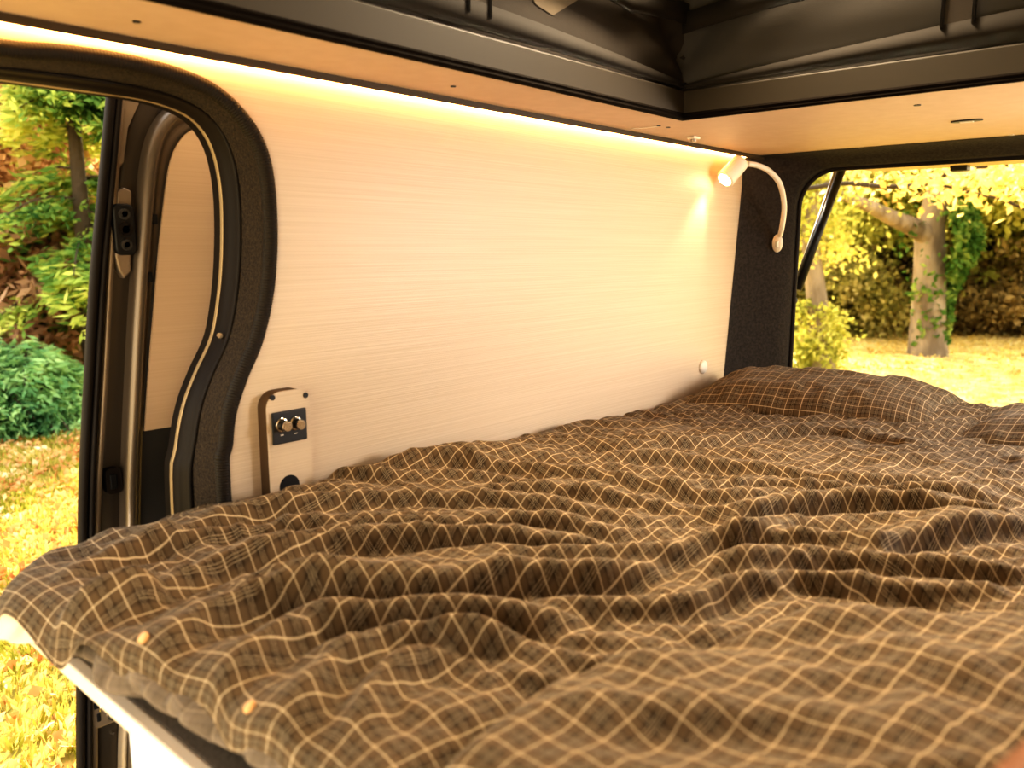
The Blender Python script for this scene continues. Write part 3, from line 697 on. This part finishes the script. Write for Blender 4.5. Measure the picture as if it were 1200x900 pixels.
def relax(P, iters=80, comp=.060):
    """let the cloth carry a little more length than the surface beneath, so it buckles into wrinkles"""
    base = P.copy(); n, m, _ = P.shape
    P = P + 0
    P[..., 2] += .003 * (RNG.random((n, m)) - .5) + .008 * (vnoise((P[..., 0] * .665 - P[..., 1] * .747) * 7 + 50, (P[..., 0] * .747 + P[..., 1] * .665) * 30 + 9, 5) - .5)
    def es(di, dj): return (slice(0, n - di) if di >= 0 else slice(-di, n), slice(0, m - dj) if dj >= 0 else slice(-dj, m)), (slice(di, n), slice(dj, m) if dj >= 0 else slice(0, m + dj))
    fa = math.radians(41) + .5 * (vnoise(base[..., 0] * 1.6, base[..., 1] * 1.6, 31) - .5) - .5 * (1 - sstep(base[..., 0], .4, 1.0))
    fn = (np.cos(fa), np.sin(fa)); cmp_ = comp * (.35 + 1.0 * vnoise(base[..., 0] * 4, base[..., 1] * 4, 33))
    cmp_ = cmp_ * (1 - .65 * MASK)
    E = []
    for di, dj, k in ((1, 0, .45), (0, 1, .45), (1, 1, .25), (1, -1, .25), (3, 0, .16), (0, 3, .16), (6, 0, .08), (0, 6, .08)):
        a, b = es(di, dj)
        e_ = base[b] - base[a]; rest = np.linalg.norm(e_, axis=-1)
        th2 = ((e_[..., 0] * fn[0][a] + e_[..., 1] * fn[1][a]) / rest) ** 2
        E.append((a, b, rest * (1 + cmp_[a] * th2), k))
    lo = base[..., 2] - .009; hi = base[..., 2] + .013
    edge = np.ones((n, m)); edge[0] = edge[-1] = 0; edge[:, 0] = edge[:, -1] = 0; edge[1:3] *= .4
    edge = edge[..., None]
    vel = np.zeros_like(P)
    for it in range(iters):
        prev = P.copy(); P = P + vel * .85
        for _ in range(2):
            acc = np.zeros_like(P); cnt = np.zeros((n, m, 1)) + 1e-6
            for a, b, rest, k in E:
                d = P[b] - P[a]; l = np.linalg.norm(d, axis=-1, keepdims=True) + 1e-9
                c = d * (k * (l - rest[..., None]) / l)
                acc[a] += c; acc[b] -= c
            P = P + acc * .55 * edge
        P[..., :2] += (base[..., :2] - P[..., :2]) * .02
        P[..., 2] += (base[..., 2] - P[..., 2]) * .012
        P[..., 2] = np.clip(P[..., 2], lo, hi)
        vel = (P - prev) * edge
    return P
def grid_mesh(name, P, UV, m, parent=None):
    n, k, _ = P.shape
    idx = np.arange(n * k).reshape(n, k)
    f = np.stack([idx[:-1, :-1], idx[1:, :-1], idx[1:, 1:], idx[:-1, 1:]], -1).reshape(-1, 4)
    me = bpy.data.meshes.new(name)
    me.vertices.add(n * k); me.vertices.foreach_set('co', P.reshape(-1).astype(np.float32))
    me.loops.add(f.size); me.loops.foreach_set('vertex_index', f.reshape(-1).astype(np.int32))
    me.polygons.add(len(f)); me.polygons.foreach_set('loop_start', (np.arange(len(f)) * 4).astype(np.int32)); me.polygons.foreach_set('loop_total', np.full(len(f), 4, np.int32))
    uvl = me.uv_layers.new(name='cloth'); uvl.data.foreach_set('uv', UV.reshape(-1, 2)[f.reshape(-1)].reshape(-1).astype(np.float32))
    me.update(calc_edges=True); me.validate()
    return link(name, me, m, parent)
P = build_duvet(); base = P.copy(); MASK = (mound_field(P[..., 0], P[..., 1]) > .01) * 1.0; P = relax(P)
du = np.linalg.norm(np.diff(base, axis=0), axis=-1).mean(axis=1); dv = np.linalg.norm(np.diff(base, axis=1), axis=-1).mean(axis=0)
Uc = np.r_[0, np.cumsum(du)][:, None] + np.zeros((NU, NV)); Vc = np.r_[0, np.cumsum(dv)][None, :] + np.zeros((NU, NV))
# the weave is turned a little against the bed and drifts with the big folds
ang = math.radians(6); wx = .012 * (vnoise(Uc * 3, Vc * 3, 8) - .5); wy = .012 * (vnoise(Uc * 3 + 9, Vc * 3, 9) - .5)
UV = np.stack([Uc * math.cos(ang) - Vc * math.sin(ang) + wx, Uc * math.sin(ang) + Vc * math.cos(ang) + wy], -1)
dv_o = empty('duvet', (1.3, .5, PZ), 'rumpled brown plaid duvet with thin cream check lines covering the bed', 'duvet')
top = grid_mesh('duvet_top', P, UV, PL, dv_o)
md = top.modifiers.new('sub', 'SUBSURF'); md.levels = 0; md.render_levels = 1
# lower layer below the hem: bulges out, puckers and tucks under
nu2, nv2 = 46, 300
yv = np.linspace(-.28, 1.24, nv2)
rows = []
uv2 = []
for i in range(nu2):
    t = i / (nu2 - 1)
    j = np.clip(np.round((yv + .30) / 1.532 * (NV - 1)).astype(int), 0, NV - 1)
    hem = P[2][j]; hx = hem[:, 0]; hz = hem[:, 2]; hy = hem[:, 1]
    bot = np.where(yv < .95, PZ + .003, PZ - .01 - .03 * sstep(yv, .95, 1.1))
    bulge = .031 + .012 * np.sin(yv * 17 + .5) + .010 * np.sin(yv * 43)
    xx = hx + .034 * (1 - t) ** 2 + .03 * sstep(yv, .95, 1.05) - bulge * np.sin(PI * np.clip(t * 1.1, 0, 1)) * (.9) + .03 * t ** 3 + .010
    zz = (hz + .004) * (1 - t) + bot * t
    xx = xx + .006 * np.sin(yv * 70 + 6 * t) * math.sin(PI * t) + .008 * (vnoise(yv * 14, np.full_like(yv, t * 4), 21) - .5)
    zz = np.maximum(zz + .006 * np.sin(yv * 30 + 2) * math.sin(PI * t), np.where(yv < .95, PZ + .003, -.7))
    rows.append(np.stack([xx, hy + 0 * yv, zz], -1)); uv2.append(np.stack([np.full_like(yv, t * .11), yv], -1))
lower = grid_mesh('hem_underside', np.array(rows), np.array(uv2), PLU, dv_o)
tag(lower, 'plainer inner side of the duvet cover hem')
# buttons along the hem
def button(y, dz=.012, lab='round tan button on the duvet hem'):
    j = int(round((y + .30) / 1.532 * (NV - 1))); q = Vector(P[5][j]); n_ = (Vector(P[9][j]) - Vector(P[1][j])).cross(Vector(P[5][min(j + 4, NV - 1)]) - Vector(P[5][j - 4])).normalized()
    if n_.x > 0: n_ = -n_
    bm = bmesh.new(); tube(bm, [q, q + n_ * .003, q + n_ * .0045], [.0066, .0066, .0045], 20)
    return tag(obj('button', bm, M['button'], dv_o), lab)
button(.862); button(.672)
# fabric care tab at the corner
c = P[7][NV - 3]
bm = bmesh.new(); vs = [bm.verts.new(Vector(c) + Vector(o)) for o in ((-.010, .0, -.006), (.010, 0, -.006), (.008, .004, .016), (-.012, .006, .012))]; bm.faces.new(vs)
o = obj('sewn_tab', bm, M['rubber'], dv_o); o.modifiers.new('s', 'SOLIDIFY').thickness = .0015

# pillows
def make_pillow(name, c, sx_, sy_, sz_, rot, seed, label, cat='pillow', tilt=0):
    n = 110; a = np.linspace(-1, 1, n)
    U, V = np.meshgrid(a, a, indexing='ij')
    sq = lambda t: np.sign(t) * np.abs(t) ** .9
    th_ = (1 - np.abs(U) ** 3.2) ** .55 * (1 - np.abs(V) ** 3.2) ** .55
    pinch = 1 - .07 * (np.abs(U) ** 2 * (1 - np.abs(V) ** 2)) - .0
    x = sx_ * sq(U) * (1 - .06 * (1 - V ** 2) * np.abs(U)); y = sy_ * sq(V) * (1 - .06 * (1 - U ** 2) * np.abs(V))
    wr = .008 * (vnoise(U * 4 + seed, V * 9 + seed, seed) - .5) * 2 + .005 * np.sin((U * 1.2 + V) * 12 + seed) * np.exp(-((np.abs(V) - .9) / .3) ** 2)
    Pt = []
    for s in (1, -.55):
        z = sz_ * th_ * s + wr * th_ * (s > 0)
        Pt.append(np.stack([x, y, z], -1))
    ca, sa = math.cos(rot), math.sin(rot)
    root = empty(name, c, label, cat)
    for k, Q in enumerate(Pt):
        zz = Q[..., 2] + tilt * Q[..., 0]
        W = np.stack([Q[..., 0] * ca - Q[..., 1] * sa + c[0], Q[..., 0] * sa + Q[..., 1] * ca + c[1], zz + c[2]], -1)
        grid_mesh('pillowcase_front' if k == 0 else 'pillowcase_back', W, np.stack([U * sx_ * 1.08, V * sy_ * 1.08], -1), PL, root)
    return root
make_pillow('pillow', (2.28, .86, -.455), .21, .36, .095, math.radians(6), 3, 'plump plaid pillow nearest the rear pillar', tilt=.10)
make_pillow('pillow', (2.22, .14, -.455), .22, .34, .082, math.radians(-4), 6, 'plaid pillow at the right edge of the bed', tilt=.06)

# cream undersheet corner hanging out of the duvet foot
n = 40
g = np.zeros((n, n, 3))
for i in range(n):
    for j in range(n):
        s = i / (n - 1); t = j / (n - 1)
        a = at(-30, 700, 0, .30); b = at(55, 722, 0, .325)
        p = a.lerp(b, s) + Vector((.0, 0, -.062 * t * (1 - .35 * s))) + Vector((.012 * math.sin(PI * t) + .004 * math.sin(14 * s + 3 * t), 0, 0))
        g[i, j] = p
cs = grid_mesh('undersheet_corner', g, g[..., :2], M['cream']); tag(cs, 'cream sheet corner hanging below the duvet at the doorway', 'sheet')
cs.modifiers.new('s', 'SOLIDIFY').thickness = .002
# out-of-focus brown seat edge near the camera
ss = empty('headrest', (.30, -.08, -1.0), 'blurred brown rounded headrest edge in the near right corner', 'headrest')
def rounded(name, c, s, r, mt, parent, rot=0):
    bm = bmesh.new(); bx(bm, -s[0], s[0], -s[1], s[1], -s[2], s[2])
    bmesh.ops.bevel(bm, geom=bm.edges[:], offset=r, segments=6, affect='EDGES', profile=.5)
    bmesh.ops.transform(bm, matrix=Matrix.Translation(c) @ Matrix.Rotation(rot, 4, 'Z'), verts=bm.verts[:])
    return obj(name, bm, mt, parent, smooth=True)
rounded('cushion', Vector((.352, -.052, -.272)), (.145, .13, .045), .04, M['leather'], ss, math.radians(-10))
for k in (-.10, .0): tubeobj('post', [(.28, -.04 + k, -.29), (.28, -.04 + k, -1.0)], .007, M['steel'], ss, 10)

# ================================================================ OUTSIDE
GZ = -1.5
bm = bmesh.new()
NG = 90
xs = [-12 + 60 * i / NG for i in range(NG + 1)]; ys = [-14 + 48 * j / NG for j in range(NG + 1)]
grid = [[bm.verts.new((x, y, GZ + .03 * math.sin(x * 1.3) * math.sin(y * .9))) for y in ys] for x in xs]
for i in range(NG):
    for j in range(NG): bm.faces.new((grid[i][j], grid[i + 1][j], grid[i + 1][j + 1], grid[i][j + 1]))
gm = bpy.data.materials.new('autumn_lawn'); gm.use_nodes = True
N = gm.node_tree.nodes; L = gm.node_tree.links; b = N['Principled BSDF']; b.inputs['Roughness'].default_value = .95; b.inputs['Specular IOR Level'].default_value = .1
tc = N.new('ShaderNodeTexCoord')
def ramp(fac, stops):
    r = N.new('ShaderNodeValToRGB'); L.new(fac, r.inputs[0]); el = r.color_ramp.elements
    while len(el) < len(stops): el.new(.5)
    for e, (p, c) in zip(el, stops): e.position = p; e.color = (*c, 1)
    return r.outputs[0]
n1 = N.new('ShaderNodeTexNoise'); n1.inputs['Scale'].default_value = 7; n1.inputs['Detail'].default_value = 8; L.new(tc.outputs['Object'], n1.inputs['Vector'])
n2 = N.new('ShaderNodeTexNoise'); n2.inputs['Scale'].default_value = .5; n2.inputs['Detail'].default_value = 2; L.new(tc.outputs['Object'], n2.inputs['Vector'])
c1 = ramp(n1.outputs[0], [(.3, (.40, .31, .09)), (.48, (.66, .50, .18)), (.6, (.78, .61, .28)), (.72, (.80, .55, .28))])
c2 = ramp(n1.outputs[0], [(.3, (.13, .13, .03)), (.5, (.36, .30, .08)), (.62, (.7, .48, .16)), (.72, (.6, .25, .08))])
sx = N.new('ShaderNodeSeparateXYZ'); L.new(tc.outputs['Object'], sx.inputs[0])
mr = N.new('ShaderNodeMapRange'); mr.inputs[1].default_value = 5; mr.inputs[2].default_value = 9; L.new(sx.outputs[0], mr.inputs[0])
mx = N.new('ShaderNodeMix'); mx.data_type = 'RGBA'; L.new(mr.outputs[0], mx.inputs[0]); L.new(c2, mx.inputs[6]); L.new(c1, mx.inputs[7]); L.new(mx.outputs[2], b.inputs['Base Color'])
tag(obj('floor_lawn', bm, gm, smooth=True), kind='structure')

def leaves(name, C, size, mt, parent=None, aspect=1.6, droop=0, updir=None, D=None):
    """C (n,3) centres -> diamond leaf faces"""
    n = len(C); C = np.asarray(C)
    A = RNG.normal(size=(n, 3))
    if D is not None: A = D + A * .35
    A /= np.linalg.norm(A, axis=1, keepdims=True)
    B = RNG.normal(size=(n, 3)); B -= A * (A * B).sum(1, keepdims=True); B /= np.linalg.norm(B, axis=1, keepdims=True)
    s = size * (.6 + .8 * RNG.random((n, 1)))
    V = np.stack([C - A * s * aspect * .5, C + B * s * .5 , C + A * s * aspect * .5, C - B * s * .5], 1).reshape(-1, 3)
    me = bpy.data.meshes.new(name)
    me.vertices.add(4 * n); me.vertices.foreach_set('co', V.reshape(-1).astype(np.float32))
    me.loops.add(4 * n); me.loops.foreach_set('vertex_index', np.arange(4 * n, dtype=np.int32))
    me.polygons.add(n); me.polygons.foreach_set('loop_start', np.arange(n, dtype=np.int32) * 4); me.polygons.foreach_set('loop_total', np.full(n, 4, np.int32))
    me.update(calc_edges=True)
    return link(name, me, mt, parent, smooth=False)
def clusters(centers, n, rad, flat=.6):
    centers = np.asarray(centers); k = RNG.integers(0, len(centers), n)
    r = RNG.normal(size=(n, 3)) * rad; r[:, 2] *= flat
    return centers[k] + r
def ell(c, r, n, hollow=.55):
    d = RNG.normal(size=(n, 3)); d /= np.linalg.norm(d, axis=1, keepdims=True)
    q = hollow + (1 - hollow) * RNG.random((n, 1))
    return np.array(c) + d * q * np.array(r)
def trunk_path(p, h, lean=(0, 0), wob=.15, n=8):
    return [Vector((p[0] + lean[0] * i / n + wob * math.sin(i * 1.3 + p[0]) * i / n, p[1] + lean[1] * i / n + wob * math.cos(i * 1.7) * i / n, GZ - .1 + h * i / n)) for i in range(n + 1)]
def tree(name, p, h, r0, label, crown, nleaf, lsize, lm, bark=None, nclu=120, crad=.35, branches=7, lean=(0, 0), cat='tree', hollow=.35):
    """crown=(centre, radii)"""
    root = empty(name, (p[0], p[1], GZ), label, cat)
    tp = trunk_path(p, h, lean); bm = bmesh.new()
    tube(bm, smoothpath(tp, 4), [r0 * (1.25 if i == 0 else 1) * (1 - .72 * i / 32) for i in range(33)], 14)
    for k in range(branches):
        a = tp[3 + k % 5]; ang = k * 2.4; ln = min(crown[1][0], crown[1][1]) * (.7 + .3 * random.random())
        b_ = a + Vector((math.cos(ang) * ln, math.sin(ang) * ln, ln * .55)); m_ = a.lerp(b_, .5) + Vector((0, 0, -.1 * ln))
        tube(bm, smoothpath([a, m_, b_], 4), [r0 * .38 * (1 - .8 * i / 8) for i in range(9)], 8)
    obj('trunk', bm, bark or M['bark_dk'], root, smooth=True)
    cl = ell(crown[0], crown[1], nclu, hollow); cl[:, 2] = np.maximum(cl[:, 2], GZ + .3)
    leaves('foliage', clusters(cl, nleaf, crad), lsize, lm, root)
    return root, tp

def g_at(u, v): return at(u, v, 2, GZ)
def far(u, v, dist):
    d = (Fv * FPX + Rv * (u - 600) + Uv * (450 - v)).normalized(); return d * (dist / math.hypot(d.x, d.y))

# --- behind the van: the pale ivy-clad tree
t0 = g_at(1087, 416)
root = empty('ivy_clad_tree', (t0.x, t0.y, GZ), 'broad pale trunk with ivy climbing its right side on the lawn', 'tree')
d0 = math.hypot(t0.x, t0.y); P1 = [far(1087, 424, d0), far(1087, 395, d0), far(1089, 350, d0), far(1090, 300, d0), far(1090, 270, d0), far(1098, 235, d0), far(1110, 195, d0), far(1120, 120, d0)]
bm = bmesh.new(); tube(bm, smoothpath(P1, 5), [.31, .285, .27, .26, .25, .245, .24, .235] + [.23 - .0035 * i for i in range(28)], 18)
obj('trunk', bm, M['bark'], root, smooth=True)
bm = bmesh.new(); tube(bm, smoothpath([far(1092, 280, d0), far(1070, 266, d0 - .3), far(1045, 255, d0 - .8), far(1015, 240, d0 - 1.2), far(985, 228, d0 - 1.6)], 5), [.15 - .005 * i for i in range(21)], 10)
obj('left_limb', bm, M['bark'], root, smooth=True)
iv = []
for i in range(5000):
    t = random.random(); q = P1[1].lerp(P1[5], t); a = random.uniform(-PI, PI)
    s = .235 + .28 * math.exp(-((t - .72) / .25) ** 2)
    side = Rv * math.cos(a) * s + Vector((-Fv.x, -Fv.y, 0)).normalized() * abs(math.sin(a)) * s
    if math.cos(a) > (.0 if t > .45 else .75) or random.random() < .05: iv.append(q + side * (.9 + .3 * random.random()) + Vector((0, 0, random.uniform(-.1, .1))))
tag(leaves('ivy', np.array([tuple(p) for p in iv]), .065, IVY, root), 'dark green ivy')
cc = far(1100, 60, d0)
leaves('foliage', clusters(ell((cc.x, cc.y, 2.9), (3.6, 3.4, 1.5), 260, .2), 30000, .40), .07, YEL, root)

# slender tree at the left of the rear opening
t1 = g_at(962, 440)
root = empty('slender_tree', (t1.x, t1.y, GZ), 'slender ivy speckled tree just right of the rear pillar', 'tree')
d1 = math.hypot(t1.x, t1.y); P2 = [far(966, 450, d1), far(962, 400, d1), far(956, 340, d1), far(950, 280, d1), far(958, 230, d1), far(985, 195, d1), far(1010, 165, d1)]
bm = bmesh.new(); tube(bm, smoothpath(P2, 5), [.15 - .0035 * i for i in range(31)], 12); obj('trunk', bm, M['bark'], root, smooth=True)
leaves('foliage', np.concatenate([clusters([tuple(far(945 + 30 * random.random(), 360 + 80 * random.random(), d1)) for _ in range(30)], 2500, .12), clusters([tuple(far(930 + 60 * random.random(), 180 + 120 * random.random(), d1)) for _ in range(25)], 2200, .2)]), .045, YGR, root)

# overhanging branch with yellow leaves, nearer
br = empty('overhanging_branch', far(985, 215, 7), 'thin dark bare twig crossing the top of the rear opening', 'branch')
Pb = [far(940, 222, 7), far(990, 215, 7), (far(1040, 219, 7)), far(1090, 215, 7), far(1110, 205, 7), far(1145, 196, 7), far(1200, 190, 7), far(1260, 170, 7)]
bm = bmesh.new(); tube(bm, smoothpath(Pb, 5), .018, 8)
tube(bm, smoothpath([far(1095, 214, 7), far(1130, 224, 7.1), far(1180, 236, 7.2), far(1230, 260, 7.2)], 4), .011, 6)
obj('twig', bm, M['bark_dk'], br, smooth=True)
cl = [tuple(far(random.uniform(1000, 1260), random.uniform(165, 232), random.uniform(6.6, 8))) for _ in range(70)]
leaves('foliage', clusters(cl, 1700, .14), .045, YEL, br)

# background trees behind the lawn
spec = [('golden_tree', 1185, 18.5, 'golden leaved tree behind the lawn at far right', YGR, .9, (2.8, 2.4, 2.5), 2.0),
        ('golden_tree', 1010, 22, 'pale golden tree behind lawn between slender tree and ivy trunk', ORG, 1.5, (3.2, 3.0, 3.0), 2.0),
        ('green_yellow_tree', 950, 18, 'yellow green tree rising beside the rear pillar', YGR, .8, (2.6, 2.6, 3.2), 1.6),
        ('golden_tree', 1085, 24, 'yellow tree crown directly behind the ivy clad trunk', YEL, 2.2, (4, 3.6, 2.6), 2.6),
        ('golden_tree', 1290, 17, 'golden tree partly cut off by the right photo edge', YGR, 1.0, (3.6, 3.2, 2.6), 2.0),
        ('golden_tree', 880, 24, 'tall golden tree mostly hidden behind the rear pillar', YEL, 1.5, (4, 3.6, 3.4), 2.4)]
for nm, u, dd, lab, lm, cz, cr, h in spec:
    q = far(u, 395, dd)
    tree(nm, (q.x, q.y), 5.2, .2, lab, ((q.x, q.y, cz + .6), cr), 26000, .085, lm, nclu=230, crad=.36)
# shrubs / hedge at the end of lawn
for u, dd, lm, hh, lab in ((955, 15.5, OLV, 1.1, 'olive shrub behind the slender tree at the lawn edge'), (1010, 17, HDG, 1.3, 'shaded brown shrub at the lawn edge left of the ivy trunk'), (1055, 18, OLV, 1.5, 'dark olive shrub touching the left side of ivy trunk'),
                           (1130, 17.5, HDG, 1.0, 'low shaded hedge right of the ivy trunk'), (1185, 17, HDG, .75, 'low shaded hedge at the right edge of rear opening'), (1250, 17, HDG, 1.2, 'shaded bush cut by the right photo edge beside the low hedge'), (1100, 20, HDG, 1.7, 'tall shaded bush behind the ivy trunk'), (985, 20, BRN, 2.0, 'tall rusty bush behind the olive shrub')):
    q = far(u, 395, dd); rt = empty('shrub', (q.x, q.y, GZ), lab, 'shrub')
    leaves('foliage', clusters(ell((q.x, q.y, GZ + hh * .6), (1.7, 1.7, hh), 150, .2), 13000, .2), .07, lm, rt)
    bm = bmesh.new()
    for k in range(5):
        a = k * 1.3; tube(bm, [Vector((q.x, q.y, GZ - .05)), Vector((q.x + .5 * math.cos(a), q.y + .5 * math.sin(a), GZ + hh))], [.04, .015], 6)
    obj('stem', bm, M['bark_dk'], rt, smooth=True)
# far belt of dark woodland closing the view
for k in range(9):
    u = 780 + k * 75; q = far(u, 395, 30 + 2 * (k % 2)); rt = empty('woodland_tree', (q.x, q.y, GZ), 'distant hazy tree in woodland belt, number %d from the pillar side' % (k + 1), 'tree')
    rt['label'] = 'distant hazy woodland tree glimpsed through the golden crowns'; rt['group'] = 'distant woodland trees behind the lawn'
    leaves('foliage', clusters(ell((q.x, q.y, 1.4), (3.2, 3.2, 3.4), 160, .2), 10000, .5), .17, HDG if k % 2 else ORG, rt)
    tubeobj('trunk', trunk_path((q.x, q.y), 4.5), .2, M['bark_dk'], rt, 8)

# --- outside the side door (left)
def conifer(p, h, r, label, lm, nb, nl, droop=.35, z0=.2, ls=.07, name='conifer', spread=.10):
    root = empty(name, (p[0], p[1], GZ), label, 'conifer')
    bm = bmesh.new(); tube(bm, [Vector((p[0], p[1], GZ - .1)), Vector((p[0], p[1], GZ + h))], [.1, .02], 10)
    C = []; D = []
    for k in range(nb):
        f = random.random(); z = GZ + z0 + (h - z0) * f; a = random.uniform(0, 2 * PI); ln = r * (1 - .75 * f) * random.uniform(.7, 1.1)
        pts = [Vector((p[0] + math.cos(a) * ln * s, p[1] + math.sin(a) * ln * s, z + .25 * ln * s - droop * ln * s * s * 1.6)) for s in (0, .35, .7, 1)]
        pts = smoothpath(pts, 3); tube(bm, pts, [.014 * (1 - .7 * i / 9) for i in range(10)], 5)
        side = Vector((-math.sin(a), math.cos(a), 0)); rad = Vector((math.cos(a), math.sin(a), -.3))
        for i in range(nl):
            s = random.uniform(.25, 1.05); j = min(int(s * 9), 9); q = pts[j]; w = random.uniform(-1, 1) * (spread + .26 * r * (1 - abs(s - .6)))
            q = q + side * w + Vector((0, 0, -abs(w) * .45 - random.random() * .05)) + rad * random.uniform(-.06, .06)
            C.append(tuple(q)); d = (rad + side * (1.2 if w > 0 else -1.2)).normalized(); D.append(tuple(d))
    obj('trunk', bm, M['bark_dk'], root, smooth=True)
    leaves('foliage', np.repeat(np.array(C), 3, 0) + RNG.normal(size=(len(C) * 3, 3)) * .035, ls * .45, lm, root, aspect=3.6, D=np.repeat(np.array(D), 3, 0))
    return root
q = g_at(45, 518); s = 1.0
conifer((q.x + .1, q.y + .45), .72, .95, 'low bright green conifer bush with feathery fronds outside the doorway', FRN, 60, 130, ls=.062, z0=.05, droop=.5, name='conifer_bush')
q2 = far(-70, 395, 7.6); conifer((q2.x, q2.y), .9, 1.1, 'green conifer bush at the far left edge of the photo', FRN, 55, 110, ls=.065, z0=.05, droop=.5, name='conifer_bush')
q = far(100, 300, 8.2); conifer((q.x, q.y), 4.4, .95, 'tall conifer with drooping yellow green sprays outside the doorway', GRN, 62, 105, ls=.075, z0=.9)
q = far(15, 300, 9.8); conifer((q.x, q.y), 2.1, 1.5, 'olive green conifer behind the low bush', OLV, 100, 110, ls=.09, z0=.3)
q = far(-10, 250, 10.5); tree('orange_tree', (q.x, q.y), 4.5, .16, 'orange brown autumn tree at the top left behind the conifers', ((q.x, q.y, 1.0), (2.2, 2.2, 1.8)), 20000, .06, ORG, nclu=140, crad=.28)
q = far(60, 330, 9.0); rt = empty('bracken', (q.x, q.y, GZ), 'dried pinkish brown bracken fronds behind the low conifer', 'bracken')
leaves('frond', clusters(ell((q.x, q.y, -.25), (1.2, 1.2, .85), 55, .3), 4000, .13), .055, BRN, rt, aspect=2.8)
tubeobj('stem', trunk_path((q.x, q.y), 1.3, n=5), .03, M['bark_dk'], rt, 6)
for k, (u, dd, lm) in enumerate(((-60, 14, YEL), (40, 14, ORG), (140, 14, YGR))):
    q = far(u, 300, dd); tree('backdrop_tree', (q.x, q.y), 5.5, .2, ['yellow tree far behind at the top left edge', 'rusty tree far behind the conifers', 'yellow green tree glimpsed at the door edge', 'yellow tree hidden behind the sliding door'][k], ((q.x, q.y, 1.4), (2.6, 2.6, 3.2)), 20000, .08, lm, nclu=180, crad=.34)

# fallen leaves and grass on the ground
def ground_scatter(name, n, size, mt, lab, cat, x0, x1, y0, y1, up, D=None, aspect=1.3):
    C = np.stack([RNG.uniform(x0, x1, n), RNG.uniform(y0, y1, n), np.full(n, GZ + up) + RNG.random(n) * up * .8], -1)
    o = leaves(name, C, size, mt, None, aspect, D=D if D is None else np.tile(D, (n, 1)))
    return tag(o, lab, cat, kind='stuff')
ground_scatter('fallen_leaves', 14000, .036, LIT, 'orange and brown fallen leaves scattered on the grass', 'leaves', -.5, 4.5, 1.9, 7.2, .035)
ground_scatter('grass', 45000, .012, GRS, 'yellow green grass blades growing outside the doorway', 'grass', -.3, 4.0, 1.9, 6.9, .03, D=np.array([0, 0, 1.]), aspect=5)
ground_scatter('lawn_leaves', 14000, .035, YEL, 'small yellow leaves lying over the sunny lawn', 'leaves', 5, 17, -2, 8, .03)

# ================================================================ LIGHT
w = bpy.data.worlds.new('World'); SC.world = w; w.use_nodes = True
N = w.node_tree.nodes; L = w.node_tree.links; bg = N['Background']
tc = N.new('ShaderNodeTexCoord'); sp2 = N.new('ShaderNodeSeparateXYZ'); L.new(tc.outputs['Generated'], sp2.inputs[0])
r = N.new('ShaderNodeValToRGB'); L.new(sp2.outputs[2], r.inputs[0]); el = r.color_ramp.elements
el[0].position = 0.0; el[0].color = (1, .86, .58, 1); el[1].position = .6; el[1].color = (.78, .80, .86, 1)
L.new(r.outputs[0], bg.inputs[0]); bg.inputs[1].default_value = 3.2
def light(name, kind, loc, energy, col, **k):
    d = bpy.data.lights.new(name, kind); d.energy = energy; d.color = col
    for a, b_ in k.items():
        if a != 'aim': setattr(d, a, b_)
    o = bpy.data.objects.new(name, d); COL.objects.link(o); o.location = loc
    if 'aim' in k: o.rotation_euler = Vector(k['aim']).to_track_quat('-Z', 'Y').to_euler()
    return o
sund = Vector((.62, .68, 1.0))
light('sun', 'SUN', (0, 0, 5), 10.5, (1, .84, .60), angle=.01, aim=-sund)
light('windscreen_daylight', 'AREA', (-.75, .2, .1), 3, (1, .84, .66), shape='RECTANGLE', size=1.1, size_y=.5, aim=(1, .15, -.25))
light('front_floor_fill', 'AREA', (-.55, .35, -.78), 11, (1, .95, .88), shape='RECTANGLE', size=.8, size_y=.3, aim=(1, .0, .0))  # added fill below bed level, brightens the white front panel and hem underside
light('right_rear_fill', 'AREA', (2.15, -.33, .02), 10.5, (1, .95, .92), shape='RECTANGLE', size=.5, size_y=.3, spread=math.radians(110), aim=(-.5, 1, -.32))  # added lamp on the windowless right wall, stands in for right-rear daylight
light('pop_top_fill', 'AREA', (1.62, .80, .90), 20, (1, .82, .58), shape='RECTANGLE', size=.16, size_y=.12, spread=math.radians(105), aim=(-.62, -.42, -1))  # added lamp under the closed roof, lights the duvet folds from behind
light('rear_pillow_fill', 'AREA', (2.55, .10, .22), 4.5, (.88, .93, 1), shape='RECTANGLE', size=.14, size_y=.5, aim=(-.5, .75, -1))  # added lamp by the rear header to brighten the pillows
light('reading_spot', 'SPOT', he + ax * .008, 3.2, (1, .8, .55), spot_size=math.radians(58), spot_blend=.8, shadow_soft_size=.02, aim=Vector((-.45, .30, -1.0)))

# ================================================================ CAMERA
cd = bpy.data.cameras.new('camera'); cam = bpy.data.objects.new('camera', cd); COL.objects.link(cam)
cd.sensor_width = 36; cd.lens = FPX / 1200 * 36; cd.clip_start = .02; cd.clip_end = 200
cam.matrix_world = Matrix((( Rv.x, Uv.x, -Fv.x, 0), (Rv.y, Uv.y, -Fv.y, 0), (Rv.z, Uv.z, -Fv.z, 0), (0, 0, 0, 1)))
cd.dof.use_dof = True; cd.dof.focus_distance = 2.0; cd.dof.aperture_fstop = 3.6
SC.camera = cam
SC.view_settings.view_transform = 'Standard'; SC.view_settings.look = 'High Contrast'; SC.view_settings.exposure = -.12; SC.view_settings.gamma = 1
SC.cycles.max_bounces = 8; SC.cycles.use_denoising = True
